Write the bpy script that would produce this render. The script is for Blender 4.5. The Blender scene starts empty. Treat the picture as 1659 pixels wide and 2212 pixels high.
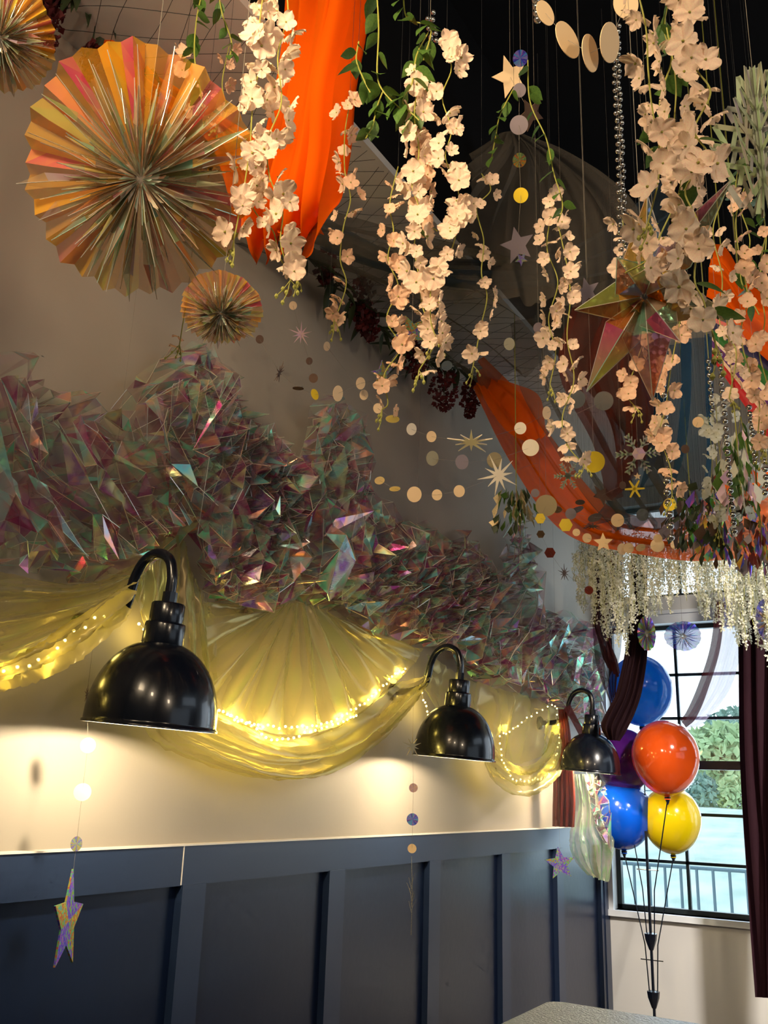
import bpy, bmesh, math, random
import numpy as np
from mathutils import Vector, Matrix, Euler
from mathutils.geometry import delaunay_2d_cdt

# ------------------------------------------------------------------ camera, world, light, exposure
SC = bpy.context.scene
COL = SC.collection
rnd = random.Random(7)
W, H, FPX = 1659, 2212, 2002.65
CAM = Vector((1.93, 0.0, 1.45))
cam_d = bpy.data.cameras.new('camera'); cam = bpy.data.objects.new('camera', cam_d); COL.objects.link(cam)
cam.location = CAM
cam.rotation_euler = (math.radians(106.74569), math.radians(-1.81377), math.radians(30.2881))
cam_d.sensor_fit = 'VERTICAL'; cam_d.sensor_height = 36; cam_d.lens = FPX / H * 36
cam_d.clip_start = 0.02; cam_d.clip_end = 300
SC.camera = cam
SC.view_settings.view_transform = 'Standard'; SC.view_settings.look = 'None'
SC.view_settings.gamma = 1; SC.view_settings.exposure = 0.12
SC.cycles.max_bounces = 5; SC.cycles.diffuse_bounces = 2; SC.cycles.glossy_bounces = 2
SC.cycles.transparent_max_bounces = 12; SC.cycles.transmission_bounces = 2
SC.cycles.use_adaptive_sampling = True; SC.cycles.adaptive_threshold = 0.07; SC.cycles.adaptive_min_samples = 12
SC.cycles.caustics_reflective = False; SC.cycles.caustics_refractive = False
SC.cycles.sample_clamp_indirect = 4.0; SC.cycles.use_denoising = True

world = bpy.data.worlds.new('world'); SC.world = world; world.use_nodes = True
wn = world.node_tree; bg = wn.nodes['Background']
tc = wn.nodes.new('ShaderNodeTexCoord'); sp = wn.nodes.new('ShaderNodeSeparateXYZ'); wr = wn.nodes.new('ShaderNodeValToRGB')
wn.links.new(tc.outputs['Generated'], sp.inputs[0]); wn.links.new(sp.outputs['Z'], wr.inputs[0]); wn.links.new(wr.outputs[0], bg.inputs[0])
wr.color_ramp.elements[0].color = (0.92, 0.97, 1.0, 1); wr.color_ramp.elements[1].color = (0.62, 0.80, 1.0, 1)
bg.inputs[1].default_value = 2.1

def light(name, kind, loc, energy, color, size=0.1, size_y=None, aim=None, spread=None):
    d = bpy.data.lights.new(name, kind); d.energy = energy; d.color = color
    if kind == 'AREA':
        d.size = size
        if size_y: d.shape = 'RECTANGLE'; d.size_y = size_y
        if spread: d.spread = spread
    else: d.shadow_soft_size = size
    o = bpy.data.objects.new(name, d); COL.objects.link(o); o.location = loc
    if aim: o.rotation_euler = (Vector(aim) - Vector(loc)).to_track_quat('-Z', 'Y').to_euler()
    return o
DAY = (0.72, 0.86, 1.0); WARM = (1.0, 0.66, 0.32)
# daylight entering through the windows of the right-hand wall and the far wall, plus two added fills
light('daylight_right', 'AREA', (6.7, 2.2, 1.8), 17, DAY, 4.0, 1.9, aim=(0, 2.4, 1.5))
light('daylight_far', 'AREA', (0.55, 6.45, 1.9), 14, DAY, 0.9, 1.8, aim=(0.9, 3, 1.2))
light('fill_upper_right', 'AREA', (6.6, 4.2, 3.6), 17, DAY, 3.4, 0.9, aim=(0, 3.2, 2.4))  # added unseen fill that gives the film something bright to reflect
light('fill_far_wall', 'AREA', (2.9, 2.6, 3.3), 34, (1.0, 0.92, 0.82), 0.3, aim=(1.1, 6.0, 0.9), spread=1.1)  # added unseen fill, brightens the lower far wall, balloons and blossoms
light('daylight_far_right', 'AREA', (2.6, 5.95, 1.9), 30, DAY, 2.2, 1.8, aim=(1.2, 2.0, 1.5))
# warm ceiling lamps of the room behind the camera
light('ceiling_spot_left', 'AREA', (1.1, -0.5, 3.1), 13, (1.0, 0.77, 0.49), 0.45, aim=(1.0, 1.5, 2.85), spread=1.2)
light('ceiling_spot_middle', 'AREA', (2.3, -0.6, 3.0), 13, (1.0, 0.78, 0.52), 0.22, aim=(1.4, 2.2, 2.8))
light('ceiling_spot_right', 'AREA', (3.4, 0.6, 2.6), 13, (1.0, 0.79, 0.55), 0.22, aim=(1.5, 2.2, 2.6))

# ------------------------------------------------------------------ pixel -> place helpers
_RM = cam.rotation_euler.to_matrix()
def ray(px, py): return _RM @ Vector(((px - W/2)/FPX, -(py - H/2)/FPX, -1.0))
def PR(px, py, rho):                       # point seen at a pixel, rho metres away in plan
    r = ray(px, py); return CAM + r * (rho / math.hypot(r.x, r.y))
def AT(px, py, ax, v):                     # point seen at a pixel on an axis plane
    r = ray(px, py); i = 'xyz'.index(ax); return CAM + r * ((v - CAM[i]) / r[i])
def srgb(r, g, b):
    f = lambda c: ((c/255+0.055)/1.055)**2.4 if c > 10 else c/255/12.92
    return (f(r), f(g), f(b))

# ------------------------------------------------------------------ materials
def mat(name, col, rough=0.6, metal=0.0, alpha=1.0, transl=0.0, noise=0.0, nscale=8, spec=0.5, bump=0.0, bscale=60, col2=None, coat=0.0):
    m = bpy.data.materials.new(name); m.use_nodes = True; nt = m.node_tree; N = nt.nodes; L = nt.links
    p = N['Principled BSDF']; out = N['Material Output']
    p.inputs['Base Color'].default_value = (*col, 1); p.inputs['Roughness'].default_value = rough
    p.inputs['Metallic'].default_value = metal; p.inputs['Specular IOR Level'].default_value = spec
    p.inputs['Coat Weight'].default_value = coat
    if noise or bump or col2:
        t = N.new('ShaderNodeTexCoord'); nz = N.new('ShaderNodeTexNoise'); nz.inputs['Scale'].default_value = nscale
        nz.inputs['Detail'].default_value = 3
        L.new(t.outputs['Object'], nz.inputs['Vector'])
        if noise or col2:
            r = N.new('ShaderNodeValToRGB')
            c2 = col2 or tuple(c*(1-noise) for c in col)
            r.color_ramp.elements[0].position = 0.35; r.color_ramp.elements[1].position = 0.65
            r.color_ramp.elements[0].color = (*c2, 1); r.color_ramp.elements[1].color = (*col, 1)
            L.new(nz.outputs['Fac'], r.inputs[0]); L.new(r.outputs[0], p.inputs['Base Color'])
        if bump:
            n2 = N.new('ShaderNodeTexNoise'); n2.inputs['Scale'].default_value = bscale; L.new(t.outputs['Object'], n2.inputs['Vector'])
            b = N.new('ShaderNodeBump'); b.inputs['Strength'].default_value = bump; b.inputs['Distance'].default_value = 0.01
            L.new(n2.outputs['Fac'], b.inputs['Height']); L.new(b.outputs[0], p.inputs['Normal'])
    cur = p.outputs[0]
    if transl:
        tr = N.new('ShaderNodeBsdfTranslucent'); tr.inputs[0].default_value = (*col, 1)
        mx = N.new('ShaderNodeMixShader'); mx.inputs[0].default_value = transl
        L.new(cur, mx.inputs[1]); L.new(tr.outputs[0], mx.inputs[2]); cur = mx.outputs[0]
    if alpha < 1:
        tp = N.new('ShaderNodeBsdfTransparent'); mx = N.new('ShaderNodeMixShader'); mx.inputs[0].default_value = alpha
        L.new(tp.outputs[0], mx.inputs[1]); L.new(cur, mx.inputs[2]); cur = mx.outputs[0]
    L.new(cur, out.inputs[0])
    return m
def emis(name, col, s):
    m = bpy.data.materials.new(name); m.use_nodes = True; N = m.node_tree.nodes; N.clear()
    e = N.new('ShaderNodeEmission'); e.inputs[0].default_value = (*col, 1); e.inputs[1].default_value = s
    o = N.new('ShaderNodeOutputMaterial'); m.node_tree.links.new(e.outputs[0], o.inputs[0]); return m
def irid(name, stops, alpha=0.5, rough=0.15, gloss=0.5, freq=2.2, amp=1.0, tint=(1, 1, 1), nscale=4.0, namt=0.5, transl=0.35, bump=0.0, bscale=90, avar=None):
    """dichroic film: hue follows the film's thickness and the angle it is seen at"""
    m = bpy.data.materials.new(name); m.use_nodes = True; nt = m.node_tree; N = nt.nodes; L = nt.links; N.clear()
    out = N.new('ShaderNodeOutputMaterial')
    lw = N.new('ShaderNodeLayerWeight'); lw.inputs[0].default_value = 0.5
    at = N.new('ShaderNodeAttribute'); at.attribute_name = 'thick'
    t = N.new('ShaderNodeTexCoord'); nz = N.new('ShaderNodeTexNoise'); nz.inputs['Scale'].default_value = nscale
    L.new(t.outputs['Object'], nz.inputs['Vector'])
    def mth(op, a, b):
        n = N.new('ShaderNodeMath'); n.operation = op
        for k, v in ((0, a), (1, b)):
            if isinstance(v, (int, float)): n.inputs[k].default_value = v
            elif v is not None: L.new(v, n.inputs[k])
        return n.outputs[0]
    s = mth('ADD', mth('MULTIPLY', lw.outputs['Facing'], freq), mth('MULTIPLY', at.outputs['Fac'], amp))
    s = mth('ADD', s, mth('MULTIPLY', nz.outputs['Fac'], namt))
    s = mth('FRACT', s, None)
    r = N.new('ShaderNodeValToRGB'); cr = r.color_ramp
    n = len(stops)
    for k, c in enumerate(stops + [stops[0]]):
        pos = k / n
        if k < 2: e = cr.elements[k]; e.position = pos
        else: e = cr.elements.new(pos)
        e.color = (*c, 1)
    L.new(s, r.inputs[0])
    gl = N.new('ShaderNodeBsdfGlossy'); gl.inputs['Roughness'].default_value = rough
    df = N.new('ShaderNodeBsdfDiffuse'); tl = N.new('ShaderNodeBsdfTranslucent'); tp = N.new('ShaderNodeBsdfTransparent')
    tp.inputs[0].default_value = (*tint, 1)
    for x in (gl, df, tl): L.new(r.outputs[0], x.inputs[0])
    def mix(f, a, b):
        mx = N.new('ShaderNodeMixShader'); mx.inputs[0].default_value = f; L.new(a, mx.inputs[1]); L.new(b, mx.inputs[2]); return mx.outputs[0]
    if bump:
        wv = N.new('ShaderNodeTexVoronoi'); wv.inputs['Scale'].default_value = bscale; L.new(t.outputs['Object'], wv.inputs['Vector'])
        b = N.new('ShaderNodeBump'); b.inputs['Strength'].default_value = bump; b.inputs['Distance'].default_value = 0.004
        L.new(wv.outputs['Distance'], b.inputs['Height']); L.new(b.outputs[0], gl.inputs['Normal'])
    body = mix(gloss, mix(transl, df.outputs[0], tl.outputs[0]), gl.outputs[0])
    fin = mix(alpha, tp.outputs[0], body)
    if avar:                                   # each facet of the film has its own density
        mr = N.new('ShaderNodeMapRange'); mr.inputs['To Min'].default_value = avar[0]; mr.inputs['To Max'].default_value = avar[1]
        f = mth('POWER', mth('FRACT', mth('MULTIPLY', at.outputs['Fac'], 7.31), None), 1.7); L.new(f, mr.inputs['Value'])
        L.new(mr.outputs[0], fin.node.inputs[0])
    L.new(fin, out.inputs[0])
    return m

M = {}
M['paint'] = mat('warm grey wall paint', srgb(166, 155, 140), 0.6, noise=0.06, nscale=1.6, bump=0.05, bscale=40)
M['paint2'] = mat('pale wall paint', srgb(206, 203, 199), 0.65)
M['navy'] = mat('navy satin wall panelling', srgb(13, 25, 50), 0.30, noise=0.12, nscale=2.5, bump=0.04, bscale=30)
M['navyrail'] = mat('navy satin rail', srgb(31, 44, 70), 0.34, noise=0.08, nscale=3)
M['caulk_lit_edge'] = mat('white caulk', srgb(232, 222, 212), 0.6)  # joint caulk; also the pale colour painted for lamplight on the rail
M['white'] = mat('white trim paint', srgb(226, 228, 230), 0.45)
M['soffit'] = mat('off white soffit board', srgb(208, 202, 194), 0.7)
M['black_ceiling'] = mat('flat black ceiling paint', (0.006, 0.006, 0.007), 0.95, spec=0.1)
M['blackmetal'] = mat('gloss black enamel', (0.004, 0.006, 0.013), 0.24, coat=0.25, spec=0.45)
M['shadein'] = mat('white enamel shade lining', srgb(250, 246, 235), 0.4)
M['frame'] = mat('dark window frame', srgb(24, 34, 38), 0.4)
M['floor'] = mat('brown plank floor', srgb(92, 78, 66), 0.4, noise=0.3, nscale=5)
M['orange'] = mat('orange organza', srgb(248, 104, 14), 0.9, alpha=0.86, transl=0.4, spec=0.0)
M['grey_sheer'] = mat('charcoal sheer fabric', srgb(116, 108, 98), 0.8, alpha=0.46, transl=0.4, spec=0.1)
M['blue_sheer'] = mat('blue sheer fabric', srgb(44, 92, 124), 0.8, alpha=0.55, transl=0.5, spec=0.1)
M['teal_sheer'] = mat('slate sheer fabric', srgb(62, 76, 88), 0.8, alpha=0.5, transl=0.4, spec=0.1)
M['maroon_sheer'] = mat('brown red sheer fabric', srgb(120, 52, 38), 0.8, alpha=0.5, transl=0.5, spec=0.1)
M['maroon'] = mat('burgundy voile', srgb(72, 28, 32), 0.75, alpha=0.9, transl=0.35, spec=0.15)
M['plum'] = mat('plum voile', srgb(92, 56, 66), 0.75, alpha=0.75, transl=0.6, spec=0.1)
M['lilac'] = mat('pale lilac voile', srgb(176, 160, 186), 0.75, alpha=0.6, transl=0.6, spec=0.1)
M['petal'] = mat('cream pink petal', srgb(250, 230, 198), 0.7, transl=0.35, col2=srgb(244, 200, 184), nscale=26, spec=0.2)
M['petal_peach'] = mat('peach petal', srgb(248, 216, 180), 0.7, transl=0.35, col2=srgb(240, 180, 152), nscale=26, spec=0.2)
M['petal_white'] = mat('white blossom', srgb(250, 248, 232), 0.7, transl=0.5, spec=0.2, col2=srgb(226, 220, 196), nscale=20)
M['stem'] = mat('yellow green stem', srgb(150, 148, 62), 0.6)
M['bud'] = mat('green bud', srgb(172, 170, 84), 0.6, transl=0.2)
M['leaf'] = mat('green silk leaf', srgb(88, 122, 50), 0.5, transl=0.3, col2=srgb(62, 96, 38), nscale=12)
M['darkleaf'] = mat('dark willow leaf', srgb(52, 64, 36), 0.55, transl=0.15)
M['darkred'] = mat('dark red hanging blossom', srgb(98, 18, 22), 0.7, transl=0.2, col2=srgb(60, 10, 14), nscale=30)
M['net'] = mat('black netting', (0.02, 0.02, 0.02), 0.8)
M['thread'] = mat('clear thread', srgb(120, 112, 100), 0.6)
M['darkthread'] = mat('dark string', srgb(20, 20, 22), 0.5)
M['champagne'] = mat('champagne card', srgb(240, 206, 160), 0.55, metal=0.1)
M['cream_card'] = mat('cream card', srgb(236, 222, 200), 0.6)
M['glitter'] = mat('gold glitter card', srgb(196, 176, 134), 0.35, metal=0.6, noise=0.5, nscale=400)
M['silver'] = mat('silver mirror card', srgb(210, 214, 216), 0.18, metal=0.9, noise=0.3, nscale=60)
M['gold'] = mat('gold foil card', srgb(255, 220, 60), 0.35, metal=0.15, noise=0.35, nscale=50)
M['darkcard'] = mat('dark brown card', srgb(92, 66, 48), 0.6)  # one flat dark brown for the darker card pieces
M['lilac_card'] = mat('grey mauve card', srgb(128, 116, 124), 0.5)
M['crystal'] = mat('crystal bead', srgb(190, 186, 182), 0.08, metal=0.9, spec=1.0)
M['table'] = mat('steel tabletop', srgb(120, 124, 126), 0.3, metal=0.85, noise=0.35, nscale=160, bump=0.8, bscale=110)
M['bl_lightblue'] = mat('light blue balloon latex', srgb(40, 150, 230), 0.16, coat=0.6, transl=0.6)
M['bl_purple'] = mat('purple balloon latex', srgb(84, 26, 128), 0.16, coat=0.6, transl=0.2)
M['bl_orange'] = mat('orange balloon latex', srgb(252, 98, 30), 0.14, coat=0.8, transl=0.2)
M['bl_blue'] = mat('blue balloon latex', srgb(10, 88, 222), 0.16, coat=0.6, transl=0.2)
M['bl_yellow'] = mat('yellow balloon latex', srgb(226, 200, 12), 0.16, coat=0.6, transl=0.3)
M['bulb'] = emis('warm bulb', (1.0, 0.80, 0.46), 30)
M['fairy'] = emis('fairy light bead', (1.0, 0.76, 0.22), 12)
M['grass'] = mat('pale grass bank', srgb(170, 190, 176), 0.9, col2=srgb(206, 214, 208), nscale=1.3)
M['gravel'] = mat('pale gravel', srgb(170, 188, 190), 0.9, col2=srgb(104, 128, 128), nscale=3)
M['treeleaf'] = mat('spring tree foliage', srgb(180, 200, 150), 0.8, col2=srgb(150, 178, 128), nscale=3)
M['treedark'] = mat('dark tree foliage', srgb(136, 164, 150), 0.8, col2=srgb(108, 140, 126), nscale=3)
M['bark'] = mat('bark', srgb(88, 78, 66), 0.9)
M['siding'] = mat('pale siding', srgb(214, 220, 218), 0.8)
M['winglass'] = mat('grey blue house window', srgb(130, 168, 178), 0.2)  # flat grey blue pane colour
C_ = srgb
FILM = [C_(176, 56, 120), C_(200, 160, 168), C_(130, 255, 205), C_(220, 210, 190), C_(160, 100, 190), C_(255, 176, 136), C_(190, 180, 190), C_(140, 235, 235), C_(240, 240, 170), C_(170, 70, 130)]
FANC = [C_(250, 150, 30), C_(214, 60, 90), C_(250, 210, 60), C_(70, 200, 150), C_(240, 150, 60), C_(150, 60, 130), C_(180, 220, 80), C_(80, 160, 150), C_(250, 180, 60)]
HOLO = [C_(90, 120, 255), C_(230, 120, 220), C_(90, 240, 200), C_(250, 230, 90), C_(250, 110, 110), C_(120, 250, 110), C_(190, 120, 250)]
M['film'] = irid('iridescent cellophane', FILM, alpha=0.30, rough=0.17, gloss=0.5, freq=1.6, amp=1.6, tint=(1.0, 0.985, 0.985), nscale=14, namt=0.6, bump=0.25, bscale=22, transl=0.3, avar=(.07, .80))
M['crease'] = irid('bright film crease', [C_(235, 220, 225), C_(200, 250, 225), C_(255, 200, 170), C_(240, 240, 215)], alpha=0.85, rough=0.2, gloss=0.35, amp=2)
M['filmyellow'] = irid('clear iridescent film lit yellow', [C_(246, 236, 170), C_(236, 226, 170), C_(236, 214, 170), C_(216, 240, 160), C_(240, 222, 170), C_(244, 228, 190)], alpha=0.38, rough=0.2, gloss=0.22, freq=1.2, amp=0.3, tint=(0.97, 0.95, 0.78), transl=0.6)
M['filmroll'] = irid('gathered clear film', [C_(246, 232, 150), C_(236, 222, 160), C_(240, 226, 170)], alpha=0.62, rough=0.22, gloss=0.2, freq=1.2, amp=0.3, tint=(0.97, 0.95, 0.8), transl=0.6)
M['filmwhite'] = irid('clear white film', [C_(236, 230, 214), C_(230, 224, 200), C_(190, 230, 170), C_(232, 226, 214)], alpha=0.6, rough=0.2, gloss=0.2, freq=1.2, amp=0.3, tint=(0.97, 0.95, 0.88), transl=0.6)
M['fan'] = irid('iridescent gold foil', FANC, alpha=0.72, rough=0.16, gloss=0.5, freq=2.4, amp=1.5, tint=(1.0, 0.9, 0.75))
M['fanblade'] = irid('clear iridescent blade foil', [C_(214, 186, 150), C_(150, 220, 180), C_(226, 200, 120), C_(190, 130, 160), C_(236, 150, 70), C_(160, 190, 110), C_(200, 170, 190), C_(250, 220, 110), C_(110, 180, 170)], alpha=0.52, rough=0.2, gloss=0.42, freq=2.0, amp=2.2, tint=(1.0, .97, .92), transl=.4, bump=.3, bscale=40, avar=(.2, .95))
M['fanback'] = irid('iridescent gold foil backing', [C_(250, 176, 50), C_(226, 220, 90), C_(255, 190, 80), C_(214, 76, 110), C_(250, 190, 70)], alpha=0.72, rough=0.2, gloss=0.22, freq=1.2, amp=1.2, tint=(1.0, 0.9, 0.75), avar=(.35, .9))
M['star'] = irid('iridescent star foil', [C_(255, 150, 50), C_(255, 206, 90), C_(110, 235, 200), C_(250, 90, 160), C_(200, 245, 120), C_(220, 180, 130), C_(150, 180, 250), C_(230, 120, 80)], avar=(.25, .9), alpha=0.55, rough=0.15, gloss=0.5, freq=1.8, amp=1.7, tint=(0.95, 0.86, 0.78), bump=0.5, bscale=70)
M['holo'] = irid('holographic card', HOLO, alpha=1.0, rough=0.2, gloss=0.55, freq=2.5, amp=1.0, namt=1.4, nscale=9)
M['holopink'] = irid('pale pink holographic card', [C_(236, 200, 216), C_(226, 190, 230), C_(250, 220, 210)], alpha=1.0, rough=0.3, gloss=0.3)
M['holoblue'] = irid('blue holographic foil', [C_(60, 80, 240), C_(130, 110, 230), C_(60, 190, 240), C_(180, 130, 220), C_(70, 70, 200)], alpha=0.75, rough=0.15, gloss=0.5, freq=2.0, amp=1.4)
M['snow'] = irid('pale green pink paper', [C_(176, 196, 146), C_(196, 176, 166), C_(180, 204, 160), C_(176, 166, 176)], alpha=1.0, rough=0.4, gloss=0.15, freq=0.8)
for nm, c in dict(stripe_orange=(240, 100, 20), stripe_pink=(236, 130, 120), stripe_blue=(30, 34, 84), stripe_green=(30, 110, 36), stripe_purple=(84, 26, 110), stripe_red=(190, 24, 30)).items():
    M[nm] = mat(nm.replace('_', ' '), srgb(*c), 0.6, transl=0.3)

# ------------------------------------------------------------------ mesh helpers
class MB:
    def __init__(s): s.v = []; s.f = []; s.m = []; s.t = []
    def add(s, vs, fs, mi=0, th=None):
        b = len(s.v); s.v += [tuple(x) for x in vs]
        for f in fs: s.f.append(tuple(b+i for i in f)); s.m.append(mi); s.t.append(rnd.random() if th is None else th)
        return s
    def box(s, a, b, mi=0):
        (x0, y0, z0), (x1, y1, z1) = a, b
        vs = [(x0,y0,z0),(x1,y0,z0),(x1,y1,z0),(x0,y1,z0),(x0,y0,z1),(x1,y0,z1),(x1,y1,z1),(x0,y1,z1)]
        return s.add(vs, [(0,3,2,1),(4,5,6,7),(0,1,5,4),(1,2,6,5),(2,3,7,6),(3,0,4,7)], mi)
    def tube(s, pts, r, n=6, mi=0, caps=True):
        pts = [Vector(p) for p in pts]
        if len(pts) < 2: return s
        rs = r if isinstance(r, (list, tuple)) else [r]*len(pts)
        vs = []; up = None
        for i, p in enumerate(pts):
            d = (pts[min(i+1, len(pts)-1)] - pts[max(i-1, 0)])
            d = d.normalized() if d.length > 1e-9 else Vector((0, 0, 1))
            if up is None: up = d.orthogonal().normalized()
            up = (up - d*up.dot(d)); up = up.normalized() if up.length > 1e-6 else d.orthogonal().normalized()
            w = d.cross(up)
            for k in range(n):
                a = 2*math.pi*k/n; vs.append(p + (up*math.cos(a) + w*math.sin(a))*rs[i])
        fs = [(i*n+k, i*n+(k+1) % n, (i+1)*n+(k+1) % n, (i+1)*n+k) for i in range(len(pts)-1) for k in range(n)]
        if caps: fs += [tuple(range(n))[::-1], tuple(range((len(pts)-1)*n, len(pts)*n))]
        return s.add(vs, fs, mi)
    def lathe(s, prof, n=40, c=(0, 0, 0), mi=0):
        vs = [(c[0]+r*math.cos(2*math.pi*k/n), c[1]+r*math.sin(2*math.pi*k/n), c[2]+z) for r, z in prof for k in range(n)]
        fs = [(i*n+k, i*n+(k+1) % n, (i+1)*n+(k+1) % n, (i+1)*n+k) for i in range(len(prof)-1) for k in range(n)]
        return s.add(vs, fs, mi)
    def build(s, name, mats, parent=None, smooth=False, loc=None):
        me = bpy.data.meshes.new(name)
        off = Vector((0, 0, 0))
        if parent is not None and loc is None:
            q = parent
            while q is not None: off += q.location; q = q.parent
        if loc is not None: off = Vector(loc) if parent is None else Vector((0, 0, 0))
        me.from_pydata([tuple(Vector(v)-off) for v in s.v], [], s.f)
        for m in (mats if isinstance(mats, (list, tuple)) else [mats]): me.materials.append(M[m] if isinstance(m, str) else m)
        me.polygons.foreach_set('material_index', s.m)
        a = me.attributes.new('thick', 'FLOAT', 'FACE'); a.data.foreach_set('value', s.t)
        if smooth: me.polygons.foreach_set('use_smooth', [True]*len(me.polygons))
        me.update()
        o = bpy.data.objects.new(name, me); COL.objects.link(o)
        if parent is not None: o.parent = parent
        elif loc is not None: o.location = loc
        return o
def tag(o, label=None, cat=None, group=None, kind=None):
    if label: o['label'] = label
    if cat: o['category'] = cat
    if group: o['group'] = group
    if kind: o['kind'] = kind
    return o
def thing(name, label, cat, loc=(0, 0, 0), group=None):
    o = bpy.data.objects.new(name, None); COL.objects.link(o); o.location = loc; o.empty_display_size = 0.05
    return tag(o, label, cat, group)
def struct(o): o['kind'] = 'structure'; return o
def put(src, parent, loc, rot=(0, 0, 0), sc=1.0, wloc=True):
    c = src.copy(); COL.objects.link(c); c.parent = parent
    c.location = Vector(loc) - (parent.location if wloc else Vector((0, 0, 0)))
    c.rotation_euler = rot; c.scale = (sc, sc, sc) if isinstance(sc, (int, float)) else sc
    return c
def catmull(pts, n):
    P = [np.array(p, float) for p in pts]
    P = [2*P[0]-P[1]] + P + [2*P[-1]-P[-2]]
    out = []; m = len(P)-3
    for j in range(n+1):
        t = j/n*m; i = min(int(t), m-1); u = t-i
        a, b, c, d = P[i], P[i+1], P[i+2], P[i+3]
        out.append(0.5*((2*b)+(-a+c)*u+(2*a-5*b+4*c-d)*u*u+(-a+3*b-3*c+d)*u**3))
    return out
def cloth(name, secs, m, parent=None, nu=26, nv=44, amp=0.02, folds=5, along=False, jit=0.0, smooth=True, ph=0.0, conv=PR, ripple=0.0, skew=0.6):
    """fabric between a left and a right edge; folds run along it (or across it when along=True)"""
    S = catmull([sum(map(list, s), []) if isinstance(s[0], (list, tuple)) else list(s) for s in secs], nv)
    R_ = random.Random(name+str(len(secs))+str(secs[0]))
    phs = [R_.random()*6 for _ in range(4)]
    rows = []
    for j, s in enumerate(S):
        A = conv(s[0], s[1], s[2]) if conv is PR else AT(s[0], s[1], 'x', s[2])
        B = conv(s[3], s[4], s[5]) if conv is PR else AT(s[3], s[4], 'x', s[5])
        rows.append((A, B))
    V = []
    for j, (A, B) in enumerate(rows):
        A2, B2 = rows[min(j+1, nv)]; A1, B1 = rows[max(j-1, 0)]
        tv = ((A2+B2)-(A1+B1)); nrm = (B-A).cross(tv)
        if nrm.length < 1e-7: nrm = Vector((1, -1, 0))
        nrm.normalize(); w = (B-A).length
        for i in range(nu+1):
            u = i/nu; v = j/nv; q = v if along else u; q2 = u if along else v
            uu = u
            a = amp*min(1, w/0.12) if not along else amp*math.sin(math.pi*min(1, max(0.0, q2*1.0))) ** 0.5
            o = a*(math.sin(2*math.pi*folds*q+ph+phs[0]+skew*math.sin(3*q2+phs[1])) + 0.45*math.sin(2*math.pi*folds*2.3*q+phs[2]+1.5*q2) + 0.2*math.sin(2*math.pi*folds*4.7*q+phs[3]-2*q2))
            P = A.lerp(B, uu) + nrm*o
            if ripple: P = P + nrm*ripple*math.sin(9*q2+5*q+phs[1])
            if jit: P = P + Vector((R_.uniform(-jit, jit), R_.uniform(-jit, jit), R_.uniform(-jit, jit)))
            V.append(P)
    mb = MB(); fs = [(j*(nu+1)+i, j*(nu+1)+i+1, (j+1)*(nu+1)+i+1, (j+1)*(nu+1)+i) for j in range(nv) for i in range(nu)]
    mb.add(V, fs)
    sm = [0.5+0.5*math.sin(f[0]*0.013) for f in fs]; mb.t = sm
    return mb.build(name, m, parent, smooth)

# ------------------------------------------------------------------ the room
def wall_with_holes(name, y, x0, x1, z0, z1, holes, m, thick=0.15):
    mb = MB(); xs = sorted({x0, x1, *[h[0] for h in holes], *[h[1] for h in holes]}); zs = sorted({z0, z1, *[h[2] for h in holes], *[h[3] for h in holes]})
    for a, b in zip(xs, xs[1:]):
        for c, d in zip(zs, zs[1:]):
            if any(h[0] <= (a+b)/2 <= h[1] and h[2] <= (c+d)/2 <= h[3] for h in holes): continue
            mb.box((a, y, c), (b, y+thick, d))
    return struct(mb.build(name, m))
YW = 6.03; ZS = 3.48; XS = 0.53; ZC = 4.6
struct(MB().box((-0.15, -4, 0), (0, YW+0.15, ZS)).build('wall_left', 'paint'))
struct(MB().box((-0.15, -4, ZS), (XS, YW+0.15, ZS+0.03)).build('trim_soffit', 'soffit'))
struct(MB().box((XS-0.03, -4, ZS+0.03), (XS, YW+0.15, ZC)).build('trim_fascia', 'black_ceiling'))
struct(MB().box((-0.2, -4.2, ZC), (7.2, YW+0.3, ZC+0.1)).build('ceiling', 'black_ceiling'))
struct(MB().box((-0.2, -4.2, -0.1), (7.2, YW+0.3, 0)).build('floor', 'floor'))
HOLES = [(0.07, 0.94, 0.80, 2.54), (0.15, 0.98, 2.72, 3.36), (1.30, 2.17, 0.80, 2.54), (1.30, 2.17, 2.80, 3.36)]
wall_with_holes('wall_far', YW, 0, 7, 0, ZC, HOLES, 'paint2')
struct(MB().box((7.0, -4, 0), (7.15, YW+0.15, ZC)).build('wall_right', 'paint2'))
struct(MB().box((-0.15, -4.15, 0), (7.15, -4, ZC)).build('wall_back', 'paint2'))
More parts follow.
